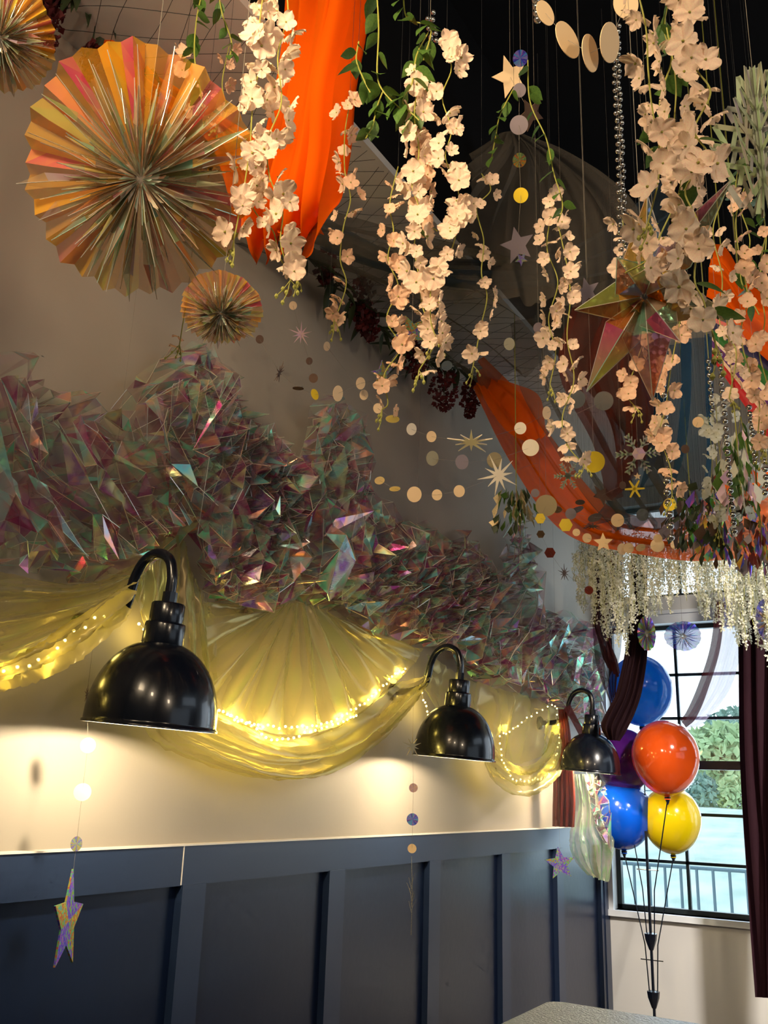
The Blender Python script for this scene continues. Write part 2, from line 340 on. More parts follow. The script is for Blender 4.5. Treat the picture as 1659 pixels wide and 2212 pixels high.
# navy board and batten wainscot
struct(MB().box((0, -4, 0), (0.008, YW, 1.18)).build('trim_panelling', 'navy'))
struct(MB().box((0, -4, 1.176), (0.03, YW, 1.282)).build('trim_rail', 'navyrail'))
struct(MB().box((0, -4, 1.282), (0.034, YW, 1.2865)).build('trim_lit_edge', 'caulk_lit_edge'))  # pale strip painting the lamplight on the navy rail's top edge
for i in range(-3, 6):
    y = 2.14 + 0.75*i
    struct(MB().box((0.008, y, 0), (0.034, y+0.10, 1.178)).build('trim_batten', 'navyrail'))
struct(MB().box((0.030, 2.133, 1.178), (0.0312, 2.137, 1.282)).build('trim_joint', 'caulk_lit_edge'))
struct(MB().box((0.0, 5.94, 0), (0.04, YW, 1.178)).build('trim_corner', 'navyrail'))
def window(n, x0, x1, z0, z1, hb, vb, thick=None):
    fr = MB(); y0, y1 = YW+0.07, YW+0.115; b = 0.028
    fr.box((x0, y0, z0), (x0+b, y1, z1)); fr.box((x1-b, y0, z0), (x1, y1, z1)); fr.box((x0, y0, z0), (x1, y1, z0+b)); fr.box((x0, y0, z1-b), (x1, y1, z1))
    o = struct(fr.build('window_%d' % n, 'frame'))
    mu = MB()
    for z in hb: mu.box((x0, y0+.01, z-0.009), (x1, y1-.01, z+0.009))
    for x in vb: mu.box((x-0.009, y0+.01, z0), (x+0.009, y1-.01, z1))
    if hb or vb: mu.build('muntins', 'frame', o)
    if thick: MB().box((x0, y0-.008, thick-0.026), (x1, y1, thick+0.026)).build('meeting_rail', 'frame', o)
    g = MB().box((x0, y0+0.02, z0), (x1, y0+0.024, z1)).build('glass', M['glass'], o)
    return o
gm = bpy.data.materials.new('window glass'); gm.use_nodes = True; gn = gm.node_tree.nodes; gn.clear()
_o = gn.new('ShaderNodeOutputMaterial'); _t = gn.new('ShaderNodeBsdfTransparent'); _g = gn.new('ShaderNodeBsdfGlossy'); _m = gn.new('ShaderNodeMixShader')
_g.inputs['Roughness'].default_value = 0.02; _m.inputs[0].default_value = 0.05; _t.inputs[0].default_value = (0.95, 0.99, 1, 1)
gm.node_tree.links.new(_t.outputs[0], _m.inputs[1]); gm.node_tree.links.new(_g.outputs[0], _m.inputs[2]); gm.node_tree.links.new(_m.outputs[0], _o.inputs[0]); M['glass'] = gm
window(1, 0.07, 0.94, 0.80, 2.54, [1.09, 1.372, 1.949, 2.222], [0.505], 1.664)
window(2, 0.15, 0.98, 2.72, 3.36, [], [0.56])
window(3, 1.30, 2.17, 0.80, 2.54, [1.09, 1.372, 1.949, 2.222], [1.735], 1.664)
window(4, 1.30, 2.17, 2.80, 3.36, [], [1.735])
for k, (x0, x1) in enumerate(((0.07, 0.94), (1.30, 2.17))):
    struct(MB().box((x0-0.055, YW-0.035, 0.765), (x1+0.055, YW+0.07, 0.80)).build('trim_sill', 'white'))
    struct(MB().box((x0-0.05, YW-0.02, 2.54), (x1+0.05, YW, 2.60)).box((x0-0.055, YW-0.035, 2.60), (x1+0.055, YW, 2.622)).build('trim_header', 'white'))
    struct(MB().box((x1, YW-0.02, 0.80), (x1+0.045, YW, 2.54)).box((x0-0.045, YW-0.02, 0.80), (x0, YW, 2.54)).build('trim_casing', 'white'))

# ------------------------------------------------------------------ outside
struct(MB().box((-30, YW+0.4, -1.2), (40, 12, -1.0)).build('ground', 'gravel'))
mb = MB(); nx, ny = 40, 20
for j in range(ny+1):
    for i in range(nx+1):
        v = j/ny; y = 11 + v*24
        z = -1.0 + 2.35*min(1, v*2.2)**0.8 + rnd.uniform(-.05, .05); mb.v.append((-26+i*1.5, y, z))
mb.f = [(j*(nx+1)+i, j*(nx+1)+i+1, (j+1)*(nx+1)+i+1, (j+1)*(nx+1)+i) for j in range(ny) for i in range(nx)]
mb.m = [0]*len(mb.f); mb.t = [0]*len(mb.f)
struct(mb.build('ground_bank', 'grass', None, True))
def crown(c, r, n, seed, lf=0.16):
    R_ = random.Random(seed); mb = MB()
    for _ in range(n):
        d = Vector((R_.gauss(0, 1), R_.gauss(0, 1), R_.gauss(0, 1))).normalized() * (R_.random()**0.33)
        p = Vector(c) + Vector((d.x*r[0], d.y*r[1], d.z*r[2]))
        q = Euler((R_.uniform(0, 6), R_.uniform(0, 6), 0)).to_matrix(); s = lf*R_.uniform(.6, 1.3)
        mb.add([p+q@Vector(w)*s for w in ((-.5, 0, 0), (0, -.3, 0.08), (.5, 0, 0), (0, .3, 0.08))], [(0, 1, 2, 3)])
    return mb
def far_tree(label, px, py, ydist, r, h, m, seed, group='trees beyond the window'):
    c = AT(px, py, 'y', ydist); gz = 1.3
    t = thing('tree', label, 'tree', (c.x, c.y, gz), group)
    crown(c, (r, r, h), 1500, seed, 0.3).build('crown', m, t)
    MB().tube([(c.x, c.y, gz-.6), (c.x+.05, c.y, c.z)], [0.14, 0.07], 7).build('trunk', 'bark', t)
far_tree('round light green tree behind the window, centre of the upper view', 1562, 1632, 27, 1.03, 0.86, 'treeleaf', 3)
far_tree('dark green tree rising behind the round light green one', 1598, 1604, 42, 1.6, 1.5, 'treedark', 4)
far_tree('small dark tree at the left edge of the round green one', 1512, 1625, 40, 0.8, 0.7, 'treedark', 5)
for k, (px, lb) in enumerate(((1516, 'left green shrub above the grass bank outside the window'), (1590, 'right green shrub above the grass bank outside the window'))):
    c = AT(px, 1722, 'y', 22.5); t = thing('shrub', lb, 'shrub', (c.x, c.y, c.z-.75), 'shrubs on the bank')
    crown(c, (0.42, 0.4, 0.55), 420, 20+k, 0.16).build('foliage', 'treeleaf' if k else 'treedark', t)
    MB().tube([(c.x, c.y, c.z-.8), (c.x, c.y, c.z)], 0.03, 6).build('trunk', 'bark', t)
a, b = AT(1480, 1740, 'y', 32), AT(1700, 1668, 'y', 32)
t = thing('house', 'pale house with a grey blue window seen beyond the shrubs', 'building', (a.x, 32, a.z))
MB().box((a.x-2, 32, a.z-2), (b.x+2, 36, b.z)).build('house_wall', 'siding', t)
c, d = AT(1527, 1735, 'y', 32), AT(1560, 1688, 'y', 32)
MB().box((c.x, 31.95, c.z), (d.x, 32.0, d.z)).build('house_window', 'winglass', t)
def fence(label, xs, y, z0, z1, m, pr, grp):
    t = thing('railing', label, 'fence', (xs[0], y, z0), grp)
    MB().tube([(xs[0]-.3, y, z1), (xs[-1]+.3, y, z1)], pr*1.1, 6).build('top_rail', m, t)
    MB().tube([(xs[0]-.3, y, z0+.1), (xs[-1]+.3, y, z0+.1)], pr, 6).build('bottom_rail', m, t)
    for x in xs: MB().tube([(x, y, z0-.15), (x, y, z1)], pr, 6).build('post', m, t)
p0 = AT(1350, 1960, 'y', 10); p1 = AT(1650, 1885, 'y', 10)
M['fence'] = mat('grey blue rail paint', srgb(96, 118, 128), 0.6)
fence('grey picket railing low outside the window', [p0.x-.2+0.155*i for i in range(13)], 10, p0.z-.15, p1.z, 'fence', 0.016, 'outdoor railings')
q = AT(1550, 1745, 'y', 23); q1 = AT(1550, 1712, 'y', 23)
fence('thin dark railing beside the green shrubs on the bank', [q.x-2+0.28*i for i in range(15)], 23, q.z, q1.z, 'fence', 0.012, 'outdoor railings')

# ------------------------------------------------------------------ wall lamps
def make_lamp(y, label):
    L0 = Vector((0.308, y, 1.580)); piv = Vector((0.308, y, 1.90)); RT = Matrix.Rotation(math.radians(4.2), 3, 'Y')
    def tilt(mb): mb.v = [tuple(piv + RT @ (Vector(v)-piv)) for v in mb.v]; return mb
    t = thing('gooseneck_lamp', label, 'wall lamp', L0, 'black dome wall lamps')
    R = 0.158
    prof = [(R+.004, -.002), (R+.004, 0.004), (R, 0.006)] + [(R*(1-0.02*u) if u < 1 else 0, 0.0) for u in ()]
    for k in range(13):
        a = k/12; prof.append((R*math.cos(a*1.28)**0.86, 0.012+0.185*math.sin(a*1.28)/math.sin(1.28)))
    inner = [(max(0.004, r-.004), z-.002) for r, z in prof[2:]][::-1]
    tilt(MB().lathe(prof, 64, L0)).build('shade', 'blackmetal', t, True)
    tilt(MB().lathe([(R+.004, -.002), (R-.003, -.002)] + inner[::-1], 64, L0)).build('shade_lining', 'shadein', t, True)
    tilt(MB().lathe([(0.0, .19), (.050, .19), (.052, .194), (.050, .245), (.0485, .250), (.0, .250)], 40, L0)).build('lower_collar', 'blackmetal', t, True)
    tilt(MB().lathe([(.0, .248), (.0415, .248), (.0425, .252), (.0415, .296), (.039, .300), (0, .300)], 40, L0)).build('upper_collar', 'blackmetal', t, True)
    tilt(MB().lathe([(.0, .299), (.018, .299), (.018, .328), (0, .328)], 8, L0)).build('hex_nut', 'blackmetal', t)
    arm = catmull([(0.308, y, 1.90), (0.309, y, 1.95), (0.294, y, 1.994), (0.252, y, 2.014), (0.208, y, 1.998), (0.180, y, 1.955), (0.166, y, 1.90), (0.145, y, 1.862), (0.09, y, 1.843), (0.02, y, 1.84)], 60)
    MB().tube(arm, 0.0135, 14).build('arm', 'blackmetal', t, True)
    mp = MB(); prof2 = [(0.0, 0), (.036, 0), (.036, .012), (.026, .02), (0, .02)]
    mp.lathe(prof2, 32); mp.v = [(v[2], y+v[1], 1.84+v[0]) for v in mp.v]; mp.build('wall_plate', 'blackmetal', t, True)
    bl = tilt(MB().lathe([(0.0, .068), (.018, .071), (.029, .088), (.03, .104), (.02, .13), (.014, .16), (0, .161)], 20, L0)).build('bulb', 'bulb', t, True)
    l = light('lamp_light', 'POINT', (0.288, y, 1.618), 17, (1.0, 0.84, 0.57), 0.02)
    return t
for y, lb in ((1.689, 'nearest and largest black dome gooseneck wall lamp, at left'), (3.346, 'middle black dome gooseneck wall lamp in the row of three'), (4.993, 'farthest black dome gooseneck wall lamp, beside the balloons')):
    make_lamp(y, lb)

# ------------------------------------------------------------------ steel table
t = thing('steel_table', 'steel topped table with rounded corner in the bottom right', 'table', (1.2, 2.6, 0))
mb = MB(); xr, yf = 0.605, 3.50; pts = []
for k in range(7): a = math.pi/2*k/6; pts.append((xr+.05-.05*math.cos(a), yf-.05+.05*math.sin(a)))
pts += [(2.2, 3.42), (2.2, 1.9), (xr, 1.9)]; n = len(pts)
mb.add([(x, y, 0.715) for x, y in pts]+[(x, y, 0.75) for x, y in pts], [tuple(range(n))[::-1], tuple(range(n, 2*n))]+[(i, (i+1) % n, n+(i+1) % n, n+i) for i in range(n)])
mb.f = [f[::-1] for f in mb.f]; mb.build('table_top', 'table', t)
for x, y in ((0.75, 2.05), (2.05, 2.05), (0.75, 3.3), (2.05, 3.25)): MB().tube([(x, y, 0), (x, y, .716)], 0.025, 12).build('leg', 'blackmetal', t)

# ------------------------------------------------------------------ crumpled film along the wall
def interp(pl, x):
    for (a, ya), (b, yb) in zip(pl, pl[1:]):
        if a <= x <= b: return ya + (yb-ya)*(x-a)/max(1e-6, b-a)
    return pl[0][1] if x < pl[0][0] else pl[-1][1]
def film(label, top, bot, x0, x1, seed, gathers, base=0.03, depth=0.10, m='film', dens=1.0, group=None, name='film_drape', plane=None, gscale=1.0, th=0.0, st=1.0, crease=0.3):
    R_ = random.Random(seed); pts = []
    # work in wall coordinates (y along the wall, z up)
    def wy(px, py): p = AT(px, py, 'x', 0.04) if plane is None else plane(px, py); return p
    poly = []
    n = 70
    for k in range(n+1):
        x = x0+(x1-x0)*k/n; poly.append((x, interp(top, x)+R_.uniform(-7, 7)))
    for k in range(n+1):
        x = x1-(x1-x0)*k/n; poly.append((x, interp(bot, x)+R_.uniform(-7, 7)))
    def inside(x, y):
        return x0 <= x <= x1 and interp(top, x) < y < interp(bot, x)
    src = []                      # (px, py, height)
    for k, (x, y) in enumerate(poly): src.append((x, y, R_.random()*.5))
    for gx, gy, gr in gathers:     # folds radiate from the places where the film is pinned
        gr *= gscale; nr = R_.randint(9, 15); a0 = R_.random()*6
        src.append((gx, gy, 0.0))
        for k in range(nr):
            a = a0+2*math.pi*k/nr+R_.uniform(-.12, .12); hi = k % 2; L_ = gr*R_.uniform(.6, 1.15)
            for f in (.22, .55, 1.0):
                x, y = gx+math.cos(a)*L_*f, gy+math.sin(a)*L_*f*1.05
                if inside(x, y): src.append((x, y, (0.25+0.75*f if hi else 0.05)*R_.uniform(.6, 1.1)))
    step = x0
    while step < x1:
        h = interp(bot, step)-interp(top, step)
        cell = (44 - 25*min(1, max(0, step/1300)))/dens
        for k in range(max(1, int(h/cell))):
            x = step+R_.uniform(-.5, .5)*cell; y = interp(top, step)+h*(k+R_.random())/max(1, int(h/cell))
            if inside(x, y): src.append((x, y, R_.random()**1.4))
        step += cell
    # drop near duplicates
    keep = []; grid = {}
    for p in src:
        k = (int(p[0]/5), int(p[1]/5))
        if k in grid: continue
        grid[k] = 1; keep.append(p)
    ct, sn = math.cos(th), math.sin(th)
    wf = lambda x, y: Vector((x*ct+y*sn+22*math.sin(y/70), (-x*sn+y*ct)*st))
    keep = keep if st == 1 else [p for p in keep if R_.random() < 0.8]
    _, e_, f_, vo_, *_ = delaunay_2d_cdt([wf(p[0], p[1]) for p in keep], [], [], 0, 1e-5)
    v2 = [Vector((keep[o[0]][0], keep[o[0]][1])) if o else Vector((0, 0)) for o in vo_]
    V = []; 
    hs = {(round(p[0], 2), round(p[1], 2)): p[2] for p in keep}
    for q in v2:
        h = hs.get((round(q.x, 2), round(q.y, 2)), 0.3)
        if plane is None:
            d = base+depth*h; P = AT(q.x, q.y, 'x', base*.6); P = Vector((d, P.y, P.z))
        else: P = plane(q.x, q.y) + Vector((depth*(h-.5)*.7, -depth*(h-.5), 0))
        V.append(P + Vector((0, R_.uniform(-.012, .012), R_.uniform(-.012, .012))))
    F = []
    for f in f_:
        cx = sum(v2[i].x for i in f)/3; cy = sum(v2[i].y for i in f)/3
        if inside(cx, cy): F.append(tuple(f))
    mb = MB(); mb.add(V, F); mb.t = [R_.random() for _ in F]
    seen = set()
    for f in F:
        for a, b in ((f[0], f[1]), (f[1], f[2]), (f[2], f[0])):
            k = (min(a, b), max(a, b))
            if k in seen: continue
            seen.add(k)
            if R_.random() < crease:
                d = (V[a]-CAM).length; mb.tube([V[a], V[b]], R_.uniform(.00018, .00042)*d, 3, 1, caps=False)
    o = mb.build(name, [m, 'crease'])
    return tag(o, label, 'iridescent film', group)
TOP = [(-60, 770), (0, 765), (28, 800), (48, 850), (70, 846), (150, 850), (215, 905), (245, 870), (262, 830), (300, 795), (350, 760), (395, 748), (440, 765), (478, 830), (495, 900), (540, 915), (575, 945), (600, 1000), (640, 960), (655, 880), (690, 852), (722, 862), (768, 935), (752, 1000), (770, 1060), (790, 1090), (850, 1135), (900, 1132), (950, 1185), (975, 1142), (1000, 1160), (1020, 1200), (1062, 1245), (1076, 1170), (1092, 1118), (1112, 1130), (1138, 1230), (1132, 1290), (1170, 1320), (1240, 1330), (1268, 1380), (1284, 1430)]
BOT = [(-60, 1225), (0, 1232), (100, 1245), (170, 1262), (250, 1245), (330, 1195), (395, 1165), (420, 1260), (450, 1305), (540, 1332), (600, 1300), (640, 1300), (720, 1330), (760, 1370), (850, 1395), (930, 1400), (1000, 1465), (1100, 1492), (1200, 1535), (1250, 1570), (1284, 1600)]
RG = random.Random(11); GA = []
for gx, gy, gr in [(60, 1040, 150), (62, 900, 110), (350, 1000, 190), (370, 950, 120), (150, 1180, 120), (300, 850, 130), (410, 800, 90), (470, 960, 100), (560, 1050, 120), (330, 1120, 120), (240, 1120, 130), (545, 950, 90), (700, 900, 110), (760, 1060, 80)]: GA.append((gx, gy, gr))
for _ in range(60):
    x = RG.uniform(400, 1280); t_, b_ = interp(TOP, x), interp(BOT, x); GA.append((x, RG.uniform(t_, b_), (75-40*(x-400)/900)*RG.uniform(.7, 1.3)))
film('wide crumpled iridescent film bunched along the wall above the lamps', TOP, BOT, -60, 1284, 5, GA, 0.03, 0.13)
TOP2 = [(x, y+40+25*math.sin(x*.03)) for x, y in TOP]; BOT2 = [(x, y-25+15*math.sin(x*.05)) for x, y in BOT]
film('second layer of pink and mint iridescent film crumpled over the wall film', TOP2, BOT2, 380, 1270, 9, GA[8:], 0.12, 0.09, dens=.8, th=1.2, st=.5)
pl = lambda px, py: PR(px, py, 5.38)
film('long slanting folds of iridescent film gathered at the left end', [(x, y+70) for x, y in TOP], [(x, y-40) for x, y in BOT], -60, 470, 31, [(60, 1040, 150), (360, 960, 200), (330, 1100, 130), (380, 820, 90)], 0.13, 0.07, dens=.9, th=-0.45, st=0.25)
film('upright narrow folds of iridescent film along the middle of the wall film', [(x, y+15) for x, y in TOP], [(x, y-12) for x, y in BOT], 390, 1280, 33, GA[9:26], 0.14, 0.08, dens=1.25, th=0.25, st=0.32)
film('small hanging tuft of crumpled iridescent film in front of the blue balloon', [(1268, 1672), (1290, 1680), (1308, 1690), (1322, 1760)], [(1268, 1690), (1285, 1770), (1300, 1815), (1322, 1835)], 1268, 1322, 13, [(1290, 1700, 40), (1300, 1760, 30)], depth=0.05, plane=pl, dens=1.0)

# ------------------------------------------------------------------ clear film swags with fairy lights
def swag(label, secs, m='filmyellow', name='film_swag', **k):
    o = cloth(name, secs, m, conv='x', **k); return tag(o, label, 'film swag', None)
swag('clear film hanging under the crumpled film, left of the nearest lamp', [((-60, 1225, .05), (-60, 1470, .05)), ((40, 1235, .05), (20, 1440, .06)), ((150, 1255, .05), (120, 1380, .06)), ((230, 1250, .05), (210, 1330, .06)), ((300, 1215, .05), (285, 1280, .06))], amp=.03, folds=3, nu=24, jit=.0012, ripple=.006)
swag('rolled clear film swag sloping down to the left with lights inside', [((296, 1250, .20), (270, 1325, .19)), ((230, 1290, .19), (215, 1375, .17)), ((150, 1350, .17), (140, 1425, .12)), ((80, 1392, .15), (70, 1465, .12)), ((0, 1432, .14), (-10, 1492, .12)), ((-70, 1460, .14), (-70, 1520, .12))], m='filmroll', amp=.03, folds=2, nu=14, jit=.004)
swag('clear film fan spreading from a pin down to the middle fairy lights', [((600, 1305, .06), (440, 1300, .07)), ((612, 1304, .06), (455, 1440, .09)), ((625, 1303, .06), (490, 1540, .13)), ((640, 1302, .06), (600, 1585, .15)), ((655, 1303, .06), (720, 1572, .15)), ((680, 1308, .06), (820, 1505, .12)), ((720, 1330, .06), (890, 1440, .09)), ((760, 1370, .06), (915, 1400, .07))], amp=.022, folds=9, along=True, nu=14, nv=90, jit=.002)
swag('clear film panel between the nearest lamp neck and the film fan', [((300, 1195, .05), (290, 1275, .06)), ((340, 1172, .05), (330, 1400, .07)), ((395, 1160, .05), (380, 1480, .07)), ((415, 1240, .05), (440, 1560, .07)), ((452, 1300, .05), (470, 1560, .08))], amp=.018, folds=5, along=True, nu=12, jit=.004)
swag('deep clear film swag hanging between the nearest and middle lamps', [((300, 1400, .10), (296, 1440, .09)), ((400, 1500, .13), (340, 1590, .10)), ((500, 1548, .16), (430, 1650, .11)), ((610, 1595, .17), (580, 1694, .12)), ((720, 1590, .17), (690, 1684, .12)), ((810, 1535, .16), (800, 1615, .11)), ((870, 1480, .17), (868, 1550, .15)), ((925, 1458, .20), (920, 1484, .20))], amp=.035, folds=2.2, nu=18, nv=60, jit=.003)
swag('clear film panel under the crumpled film right of the middle lamp', [((920, 1410, .05), (915, 1475, .06)), ((980, 1450, .05), (960, 1560, .07)), ((1050, 1480, .05), (1060, 1620, .09)), ((1130, 1500, .05), (1110, 1650, .11)), ((1190, 1525, .05), (1190, 1620, .10)), ((1225, 1545, .05), (1212, 1580, .08))], amp=.025, folds=4, along=True, nu=14, nv=50, jit=.006)
swag('rounded clear film bag hanging between the middle and farthest lamps', [((1045, 1575, .10), (1035, 1600, .10)), ((1065, 1610, .15), (1060, 1680, .11)), ((1105, 1650, .19), (1110, 1712, .13)), ((1150, 1655, .19), (1155, 1704, .13)), ((1190, 1610, .17), (1196, 1668, .12)), ((1205, 1550, .11), (1216, 1600, .10))], amp=.03, folds=2.5, nu=14, nv=40, jit=.004)
o = cloth('film_tail', [((1240, 1672, 5.42), (1285, 1672, 5.42)), ((1246, 1740, 5.42), (1298, 1740, 5.44)), ((1234, 1800, 5.40), (1312, 1790, 5.44)), ((1234, 1835, 5.40), (1330, 1815, 5.44)), ((1248, 1865, 5.4), (1324, 1865, 5.44)), ((1272, 1890, 5.40), (1312, 1906, 5.44))], 'filmwhite', amp=.035, folds=3, nu=30, jit=.002)
tag(o, 'pale clear film tail hanging below the farthest lamp at the corner', 'film swag')

def fairy(label, lines, npt, jit=4, power=1.0, lights=4):
    first = lines[0][0]; o0 = AT(*first[:2], 'x', first[2]) if len(first) == 3 else first
    t = thing('fairy_lights', label, 'string lights', AT(first[0], first[1], 'x', first[2]))
    bm = MB().lathe([(0, -.0042), (.003, -.003), (.0042, 0), (.003, .003), (0, .0042)], 8); proto = None
    for line, n in zip(lines, npt):
        C2 = catmull(line, n-1); W3 = []
        for q in C2:
            P = AT(q[0]+rnd.uniform(-1, 1), q[1]+rnd.uniform(-jit, jit), 'x', q[2]+rnd.uniform(-.006, .006)); W3.append(P)
        MB().tube(W3, 0.0009, 4).build('wire', 'thread', t)
        for P in W3:
            if proto is None:
                proto = bm.build('fairy_bulb', 'fairy', t, loc=(0, 0, 0)); proto.location = P-t.location
            else: put(proto, t, P)
        for k in range(lights):
            P = W3[int((k+.5)/lights*len(W3))]
            light('fairy_glow', 'POINT', P+Vector((.012, 0, .0)), 0.62*power*max(.25, len(W3)/30), (1.0, 0.74, 0.16), 0.02)
fairy('fairy lights under the film swag left of the nearest lamp', [[(225, 1330, .10), (190, 1346, .10), (150, 1375, .11), (122, 1402, .11), (86, 1425, .12), (50, 1436, .12), (0, 1447, .12), (-40, 1460, .12)], [(300, 1345, .05), (310, 1365, .05), (322, 1380, .05)]], [13, 3], 8, lights=3, power=.8)
fairy('long fairy light string along the deep film swag in the middle', [[(474, 1535, .12), (520, 1558, .14), (570, 1568, .15), (640, 1572, .15), (700, 1562, .15), (760, 1535, .14), (810, 1500, .12), (850, 1460, .10), (876, 1446, .09)], [(500, 1545, .13), (545, 1570, .14), (590, 1598, .15), (640, 1590, .15), (690, 1575, .15), (740, 1560, .14), (770, 1545, .13)]], [46, 26], 3, lights=6)
fairy('fairy light loop in the rounded film bag by the farthest lamp', [[(1080, 1590, .12), (1110, 1575, .13), (1150, 1545, .12), (1195, 1522, .10), (1205, 1560, .10), (1208, 1600, .11), (1198, 1640, .12), (1180, 1672, .13), (1145, 1690, .14), (1110, 1680, .14), (1088, 1650, .13), (1080, 1610, .12)], [(908, 1490, .06), (918, 1520, .06), (925, 1545, .06)]], [46, 7], 4, lights=4)

# ------------------------------------------------------------------ ceiling fabrics
def fabric(label, secs, m, name='fabric_drape', cat='drapery', group=None, **k):
    return tag(cloth(name, secs, m, **k), label, cat, group)
fabric('large bright orange organza drape hanging down from the ceiling at top left', [((628, -60, 2.1), (800, -60, 1.9)), ((628, 60, 2.1), (778, 60, 1.9)), ((615, 200, 2.1), (748, 190, 1.9)), ((580, 330, 2.15), (740, 320, 1.95)), ((545, 440, 2.2), (722, 430, 2.0)), ((545, 505, 2.25), (700, 490, 2.1)), ((556, 530, 2.3), (664, 524, 2.2))], 'orange', amp=.045, folds=4.5, nu=50, nv=60)
fabric('orange organza length sweeping back from the big drape to the wall', [((560, 522, 2.25), (690, 500, 2.15)), ((520, 500, 2.25), (600, 330, 2.2)), ((470, 330, 2.35), (500, 262, 2.3)), ((380, 255, 2.4), (400, 205, 2.4)), ((300, 200, 2.4), (322, 150, 2.4)), ((225, 140, 2.35), (265, 60, 2.4)), ((212, 40, 2.3), (262, 22, 2.4))], 'orange', amp=.03, folds=2.5, nu=30, nv=60)
fabric('long orange organza swag sagging across the ceiling towards the window', [((1028, 838, 4.1), (1040, 770, 4.0)), ((1050, 885, 4.1), (1120, 850, 4.0)), ((1105, 985, 4.2), (1190, 950, 4.0)), ((1180, 1100, 4.3), (1255, 1040, 4.1)), ((1250, 1155, 4.4), (1315, 1100, 4.1)), ((1350, 1180, 4.4), (1400, 1125, 4.1)), ((1480, 1200, 4.3), (1490, 1110, 4.0)), ((1580, 1200, 4.2), (1560, 1040, 3.9)), ((1700, 1190, 4.0), (1700, 1000, 3.8))], 'orange', amp=.018, folds=2.5, nu=26, nv=90)
fabric('orange peak of organza pinned up by the netting above the wall', [((1030, 820, 4.0), (1060, 815, 4.0)), ((1050, 870, 3.9), (1110, 830, 3.9)), ((1090, 930, 3.9), (1165, 860, 3.9)), ((1140, 960, 3.9), (1180, 940, 3.9))], 'orange', amp=.02, folds=2, nu=14)
fabric('bright orange fabric band coming in from the right edge of the view', [((1525, 640, 2.9), (1540, 530, 2.9)), ((1560, 660, 2.9), (1570, 545, 2.9)), ((1620, 735, 2.9), (1620, 625, 2.9)), ((1680, 790, 2.9), (1690, 650, 2.9)), ((1760, 850, 2.9), (1770, 700, 2.9))], 'orange', amp=.03, folds=1.5, nu=20)
fabric('dark grey sheer tent hanging from a knot over the middle of the ceiling', [((1105, 285, 3.2), (1118, 290, 3.2)), ((1020, 340, 3.3), (1220, 330, 3.1)), ((900, 400, 3.4), (1330, 400, 3.0)), ((800, 480, 3.3), (1400, 480, 3.0)), ((760, 560, 3.2), (1420, 570, 3.1)), ((800, 640, 3.1), (1400, 660, 3.2))], 'grey_sheer', amp=.035, folds=7, nu=80, nv=40)
fabric('grey brown sheer swag stretched along the ceiling edge above the wall', [((500, 500, 2.9), (700, 470, 2.4)), ((640, 560, 3.0), (860, 500, 2.6)), ((800, 650, 3.3), (1080, 540, 3.0)), ((960, 760, 3.7), (1260, 620, 3.4)), ((1060, 830, 4.0), (1340, 720, 3.6))], 'grey_sheer', amp=.03, folds=3, nu=40)
fabric('slate sheer band looping low across the black ceiling', [((690, 470, 2.9), (700, 545, 2.9)), ((850, 545, 3.0), (850, 590, 3.0)), ((1000, 560, 3.1), (1010, 620, 3.1)), ((1180, 550, 3.2), (1180, 615, 3.2)), ((1330, 470, 3.3), (1340, 590, 3.3)), ((1440, 360, 3.3), (1450, 560, 3.3))], 'teal_sheer', amp=.03, folds=2.5, nu=26)
fabric('grey sheer panel hanging behind the star ornament', [((1110, 700, 3.7), (1330, 600, 3.4)), ((1130, 840, 3.8), (1360, 780, 3.5)), ((1200, 960, 3.9), (1400, 920, 3.6)), ((1260, 1060, 4.0), (1470, 1030, 3.7)), ((1330, 1140, 4.15), (1520, 1120, 3.9))], 'grey_sheer', amp=.04, folds=3.5, nu=34)
fabric('dark brown red sheer drape behind the star ornament', [((1235, 640, 3.3), (1480, 640, 3.1)), ((1200, 800, 3.4), (1400, 760, 3.2)), ((1290, 960, 3.6), (1400, 880, 3.3)), ((1330, 1080, 3.8), (1380, 1000, 3.5))], 'maroon_sheer', amp=.04, folds=3, nu=30)
fabric('blue sheer drape hanging behind the gold beads', [((1400, 760, 3.6), (1540, 720, 3.4)), ((1400, 900, 3.7), (1545, 880, 3.5)), ((1350, 1040, 3.9), (1550, 1020, 3.6)), ((1270, 1130, 4.1), (1520, 1150, 3.9))], 'blue_sheer', amp=.04, folds=3, nu=30)
# striped rainbow flag on the right
A0, A1 = (1490, 700), (1500, 775)
fl = thing('rainbow_flag', 'rainbow striped flag stretched across the right edge', 'flag', PR(1640, 800, 3.0))
FR = dict(stripe_pink=(0, .1), stripe_blue=(.1, .30), stripe_green=(.30, .48), stripe_white=(.48, .56), stripe_purple=(.56, .72), stripe_cream=(.72, .80), stripe_red=(.80, 1.0))
for nm, (fa, fb) in FR.items():
    ss = []
    for u in np.linspace(0, 1, 6):
        x = 1538+190*u; yt = 684+80*u; yb = 775+260*u
        ss.append(((x-10*u, yt+(yb-yt)*fa, 3.02), (x-10*u, yt+(yb-yt)*fb, 3.02)))
    cloth(nm, ss, {'stripe_white': 'petal', 'stripe_cream': 'petal_peach'}.get(nm, nm), fl, nu=5, nv=30, amp=.003, folds=1.5)
